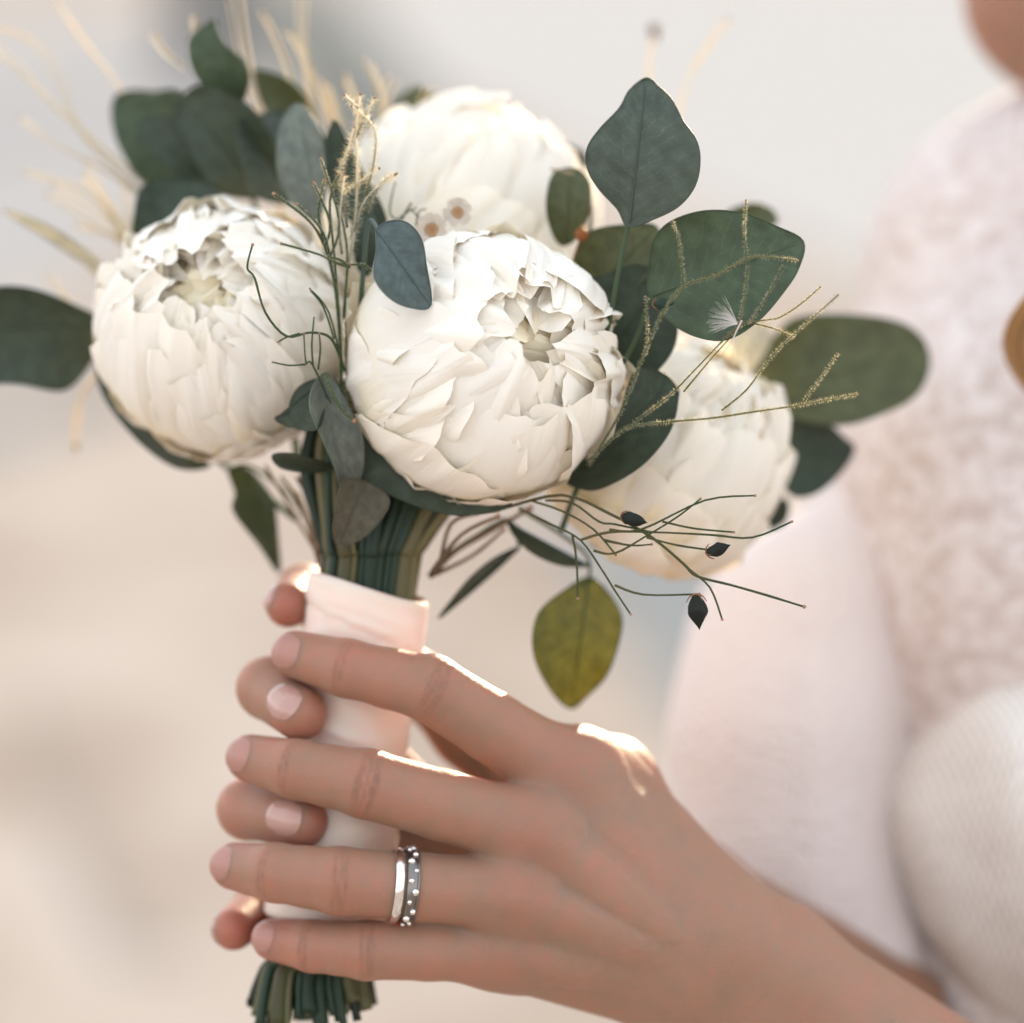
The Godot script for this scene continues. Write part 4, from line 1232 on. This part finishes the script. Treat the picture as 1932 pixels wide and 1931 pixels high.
	twig("dry_grass", "blurred dry stalk crossing the square-ended leaf", "grass", [[420, 520, -58, 290, 280, -70, 220, 160, -74, 150, 70, -76, 105, 0, -76], [350, 130, -70, 310, 100, -71, 285, 70, -72], [365, 60, -67, 360, 30, -68]], 0.42, dg, dg2, 0.0, "dry", gg)
	twig("dry_grass", "tall dry stalks rising above the twisted top leaf", "grass", [[560, 560, -60, 500, 240, -65, 478, 150, -65, 465, 80, -66, 452, -20, -66], [600, 420, -70, 590, 200, -74, 575, 80, -76, 577, -10, -77], [600, 260, -72, 575, 120, -74, 535, 55, -75], [560, 200, -74, 530, 100, -76, 490, 20, -76], [620, 240, -73, 600, 160, -74, 545, 65, -75]], 0.42, dg, dg2, 0.0, "dry", gg)
	twig("dry_grass", "bright dry sprigs behind the back peony's left side", "grass", [[690, 400, -67, 680, 230, -71, 650, 150, -73], [660, 320, -70, 640, 220, -72, 620, 160, -73], [720, 330, -71, 725, 200, -74, 700, 120, -76], [700, 300, -71, 720, 180, -74, 735, 140, -75], [640, 300, -70, 625, 220, -73, 600, 170, -73], [800, 260, -71, 785, 215, -72, 805, 165, -73], [780, 260, -71, 810, 225, -72, 838, 205, -73]], 0.5, dg, dg2, 0.0, "dry", gg)
	twig("dry_grass", "faint far stalk above the large pointed leaf, ending in a brown seed", "grass", [[1190, 500, -70, 1215, 240, -78, 1225, 120, -80, 1235, 68, -81], [1250, 400, -76, 1290, 180, -82, 1330, 90, -84, 1370, 35, -84]], 0.5, dg2, dg2, 0.0, "dry", gg)
	twig("dry_grass", "thin stalk hanging under the left edge leaf, ending in a bead", "grass", [[200, 690, -60, 155, 740, -75, 146, 800, -80, 143, 845, -82]], 0.45, dg2, dg2, 0.0, "dry", gg)
	twig("dry_grass", "dark dry stems sweeping from the ribbon up to the right peony", "grass", [[810, 1090, -4, 860, 1040, -6, 930, 1000, -8, 1000, 960, -10], [820, 1085, 0, 890, 1050, -4, 950, 1000, -6], [815, 1080, 6, 870, 1010, 8, 940, 975, 10], [830, 1070, 2, 850, 990, 2, 900, 970, 6], [560, 930, -20, 585, 990, -14, 610, 1070, -10], [500, 880, -20, 560, 980, -16, 600, 1050, -12], [530, 900, -14, 570, 960, -12, 605, 1080, -8], [560, 900, -6, 590, 960, -6, 600, 1030, -6]], 0.9, Color(0.12, 0.08, 0.05), Color(0.2, 0.13, 0.08), 0.0, "twig", gg)

func pod(label: String, at: Vector3, axis: Vector3, length: float, c: Color, seed_: float) -> void:
	var t := thing("seed_pod", label, "seed pod", at, "seed pods on the twigs")
	var pf := []
	for k in 13:
		var f := k / 12.0
		pf.append([f * length, maxf(0.05, length * 0.27 * pow(maxf(sin(PI * pow(f, 0.75)), 0.0), 1.05) * (1.0 + 0.10 * sin(f * 9.0 + seed_)))])
	part("husk", t, lathe_at(at, axis.normalized(), pf, 24, Color(c.r * 1.3, c.g * 1.3, c.b * 1.3), c, 0.22, seed_), M.pod)
	for k in 4:
		var w := TAU * k / 4.0 + seed_
		var a := axis.normalized().cross(Vector3(0.3, 0.2, 0.9)).normalized().rotated(axis.normalized(), w)
		var p := smooth_path([at, at + a * length * 0.2 + axis.normalized() * length * 0.06, at + a * length * 0.33 + axis.normalized() * length * 0.22], 3)
		part("sepal", t, tube(p, 0.35, 0.12, 5, Color(0.25, 0.13, 0.07), Color(0.2, 0.1, 0.06), 0.0, 0.4), M.pod)

func small_things() -> void:
	rng.seed = 33
	var dk := Color(0.014, 0.017, 0.014)
	pod("black dried pod resting on the right peony above the twigs", P(1172, 975, 46), Vector3(1, -0.25, 0.2), 8.0, dk, 1.0)
	pod("black dried pod at the twig's right end by the peony's edge", P(1333, 1045, 48), Vector3(1, 0.35, 0.1), 7.5, dk, 2.0)
	pod("black dried pod hanging lowest from the twig, over the dress", P(1313, 1122, 47), Vector3(0.1, -1, 0.1), 10.5, dk, 3.0)
	pod("dark green pod on the forked twig before the broad leaf", P(1232, 575, 48), Vector3(1, 0.05, 0.2), 6.5, Color(0.02, 0.035, 0.025), 4.0)
	pod("blurred brown seed on a faint stalk above the large pointed leaf", P(1232, 46, -130), Vector3(0.2, -1, 0), 6.0, Color(0.09, 0.035, 0.015), 5.0)
	pod("tiny brown seed bead at the end of the stalk under the left edge leaf", P(143, 838, -82), Vector3(0, -1, 0), 3.0, Color(0.3, 0.22, 0.1), 6.0)
	var t := thing("berry", "small round orange berry between the oval leaf and the dark leaves", "berry", P(1096, 444, 8))
	part("fruit", t, ball(P(1097, 443, 8), 2.1, Color(0.25, 0.09, 0.03)), M.pod)
	part("crown", t, tube(smooth_path([P(1097, 432, 9), P(1099, 428, 9), P(1104, 424, 9)], 2), 0.6, 0.3, 6, Color(0.3, 0.15, 0.05), Color(0.5, 0.3, 0.1)), M.pod)
	part("stalk", t, tube(px_path([1094, 455, 7, 1080, 500, 5, 1070, 560, 2]), 0.35, 0.4, 6, Color(0.2, 0.1, 0.04), Color(0.1, 0.09, 0.04)), M.twig)
	dried("small dried white flower facing the lens above the middle peony", P(864, 402, 24), Vector3(-0.1, 0.1, 1), 4.2)
	dried("small dried flower with a broad brown disc, left of the other dried one", P(815, 434, 26), Vector3(-0.3, 0.0, 1), 4.8)
	# a wisp of down
	var f := thing("feather", "tuft of white down caught on the twig before the broad leaf", "feather", P(1392, 622, 60))
	var hb := buf()
	for k in 90:
		var a := rng.randf_range(-0.75, 0.75)
		var l := rng.randf_range(4.0, 9.5)
		var dir := Vector3(-0.85, 0.35, 0.2).rotated(Vector3(0, 0, 1), a).normalized()
		var p0 := P(1392, 612, 60)
		var p := smooth_path([p0, p0 + dir * l * 0.5 + Vector3(0, 0.3, 0), p0 + dir * l + Vector3(0, -0.1, rng.randf_range(-1.5, 1.5))], 3)
		join(hb, tube(p, 0.05, 0.025, 3, Color(0.85, 0.82, 0.8), Color(0.85, 0.82, 0.8)))
	part("down", f, hb, M.fuzz, true)
	part("quill", f, tube(px_path([1400, 605, 60, 1390, 625, 60, 1378, 650, 60, 1362, 668, 58]), 0.3, 0.1, 5, Color(0.7, 0.65, 0.55), Color(0.7, 0.65, 0.55)), M.fuzz)
	rings()

func dried(label: String, at: Vector3, axis: Vector3, r: float) -> void:
	var a := axis.normalized()
	var t := thing("dried_flower", label, "dried flower", at, "small dried flowers")
	part("disc", t, lathe_at(at, a, [[-2.5, 0.6], [-1.0, r * 0.45], [0.4, r * 0.5], [0.6, r * 0.4], [0.3, r * 0.2], [0.0, 0.05]], 16, Color(0.45, 0.33, 0.2), Color(0.30, 0.16, 0.08), 0.25, r), M.pod)
	var e1 := a.cross(Vector3(0.2, 0.9, 0.1)).normalized()
	for k in 9:
		var w := TAU * k / 9.0 + rng.randf() * 0.3
		var o := e1.rotated(a, w)
		var s := a.cross(o)
		var pts := PackedVector3Array(); var cols := PackedColorArray(); var uvs := PackedVector2Array()
		for v in 6:
			for u in 5:
				var f := v / 5.0; var g := u / 4.0 * 2.0 - 1.0
				var wd := r * 0.34 * sqrt(sin(PI * (0.15 + 0.75 * f)))
				pts.append(at + o * (r * 0.4 + r * 0.65 * f) + s * g * wd + a * (0.3 + f * r * 0.35 * (1.0 - f * 0.6) + 0.35 * g * g + rng.randf_range(-0.15, 0.15)))
				cols.append(Color(0.80, 0.72, 0.62)); uvs.append(Vector2(g, f))
		part("petal", t, grid(pts, 5, 6, cols, uvs), M.petal)

func torus(c: Vector3, ax: Vector3, R: float, rw: float, rt: float) -> Dictionary:
	var e1 := ax.cross(Vector3(0.1, 0.1, 1)).normalized()
	var e2 := ax.cross(e1)
	var pts := PackedVector3Array(); var cols := PackedColorArray(); var uvs := PackedVector2Array()
	for v in 49:
		var w := TAU * v / 48.0
		var o := e1 * cos(w) + e2 * sin(w)
		for u in 12:
			var q := TAU * u / 12.0
			pts.append(c + o * (R + rt * cos(q)) + ax * rw * sin(q))
			cols.append(Color.WHITE); uvs.append(Vector2.ZERO)
	return grid(pts, 12, 49, cols, uvs, true)

func rings() -> void:
	var p0 := P(975, 1690, 26); var p1 := P(640, 1664, 35)
	var ax := (p0 - p1).normalized()
	var at := p1.lerp(p0, 0.31)
	var t := thing("finger_ring", "plain silver band on the ring finger, nearer the fingertip", "ring", at, "rings on the ring finger")
	part("band", t, torus(at, ax, 10.75, 1.35, 0.6), M.silver)
	var at2 := p1.lerp(p0, 0.385)
	t = thing("finger_ring", "openwork silver ring with small beads, nearer the knuckle", "ring", at2, "rings on the ring finger")
	part("band", t, torus(at2 - ax * 0.2, ax, 10.7, 1.7, 0.5), M.dark_silver)
	part("band", t, torus(at2 + ax * 1.5, ax, 10.9, 0.4, 0.45), M.dark_silver)
	var e1 := ax.cross(Vector3(0.1, 0.1, 1)).normalized()
	var e2 := ax.cross(e1)
	for k in 22:
		var w := TAU * k / 22.0
		part("bead", t, ball(at2 + (e1 * cos(w) + e2 * sin(w)) * 11.2 + ax * (0.7 * (1 if k % 2 else -1)), 0.78 + 0.4 * ((k * 7) % 3) * 0.5, Color.WHITE), M.silver)
